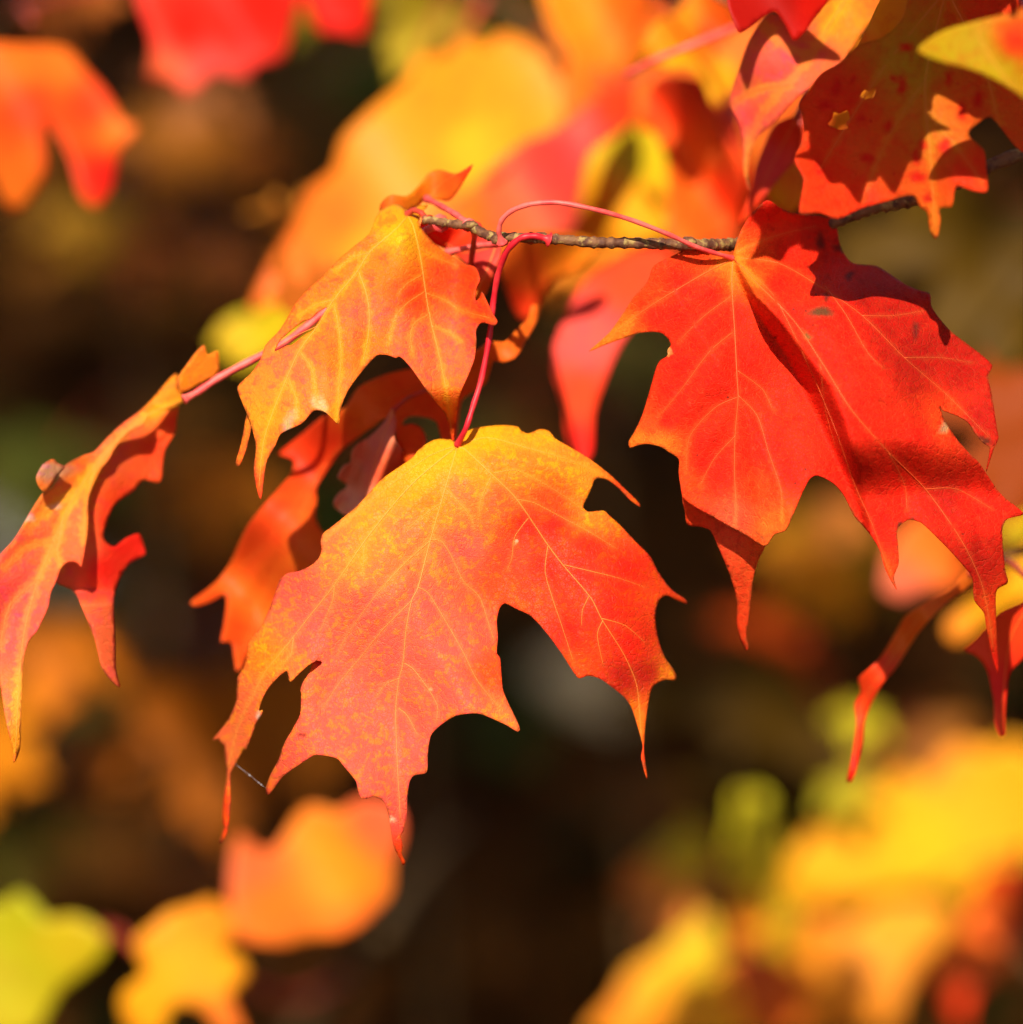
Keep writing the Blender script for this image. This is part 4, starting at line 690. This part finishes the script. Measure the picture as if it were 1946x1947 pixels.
# ------------------------------------------------------------------ unseen maple added overhead so its crown shades the bank
def shade_tree():
    base = np.array((2.6, 3.4, float(gz(2.6, 3.4)) - .1)); t = bpy.data.objects.new('shade_maple', None); t.location = base; link(t)
    tag(t, 'unseen maple added beside the bank so its crown shades the ground behind the branches', 'tree')
    q = smooth([base, base + (0.03, -.05, 1.4), base + (-.1, -.2, 2.8), base + (-.3, -.5, 4.2)], 8)
    V, F = tube_data(q, np.linspace(.17, .08, len(q)), 14); mesh_obj('trunk', V, F, M_bark, t, base, ploc=base)
    for e in ((-2.2,-2.4,3.9),(-3.6,-1.4,4.1),(-4.6,-2.6,4.0),(-1.0,-2.6,4.3),(.8,-2.0,4.2),(-2.8,-.4,4.6)):
        q = smooth([base + (-.05,-.15,2.5), base + np.array(e) * (.45,.45,.82), base + np.array(e)], 8)
        V, F = tube_data(q, np.linspace(.055, .012, len(q)), 8); mesh_obj('limb', V, F, M_bark, t, q[0], ploc=base)
    n = 7500; c = np.stack([np.random.uniform(-2.6, 3.4, n), np.random.uniform(-.92, 3.2, n), np.random.uniform(3.7, 5.0, n)], 1)
    k = (np.sin(c[:, 0] * 2.3 + 1) * np.sin(c[:, 1] * 2.9 + .5) + .5 * np.sin(c[:, 0] * 5.1) * np.sin(c[:, 1] * 4.7)) > -.62; c = c[k]; n = len(c)
    V = []; F = []
    sh = np.array([(0, 0), (.45, .05), (.75, .5), (.28, .5), (0, 1.05), (-.28, .5), (-.75, .5), (-.45, .05)])
    for i in range(n):
        s = random.uniform(.09, .14); ax = np.random.normal(size=3) * .5 + (0, 0, 1); ax /= np.linalg.norm(ax)
        a = np.cross(ax, np.random.normal(size=3)); a /= np.linalg.norm(a); b = np.cross(ax, a); o = len(V)
        for x, y in sh: V.append(c[i] + s * (x * a + y * b - .15 * x * x * ax))
        F += [(o, o+1, o+2, o+3), (o, o+3, o+4, o+5), (o, o+5, o+6, o+7)]
    m = plain('crown_leaves', (.6, .16, .02), .6, (.6, .30, .02), 3, .3, 0, .3)
    cr_ = mesh_obj('crown', V, F, m, t, base, False, ploc=base); cr_['kind'] = 'stuff'
shade_tree()
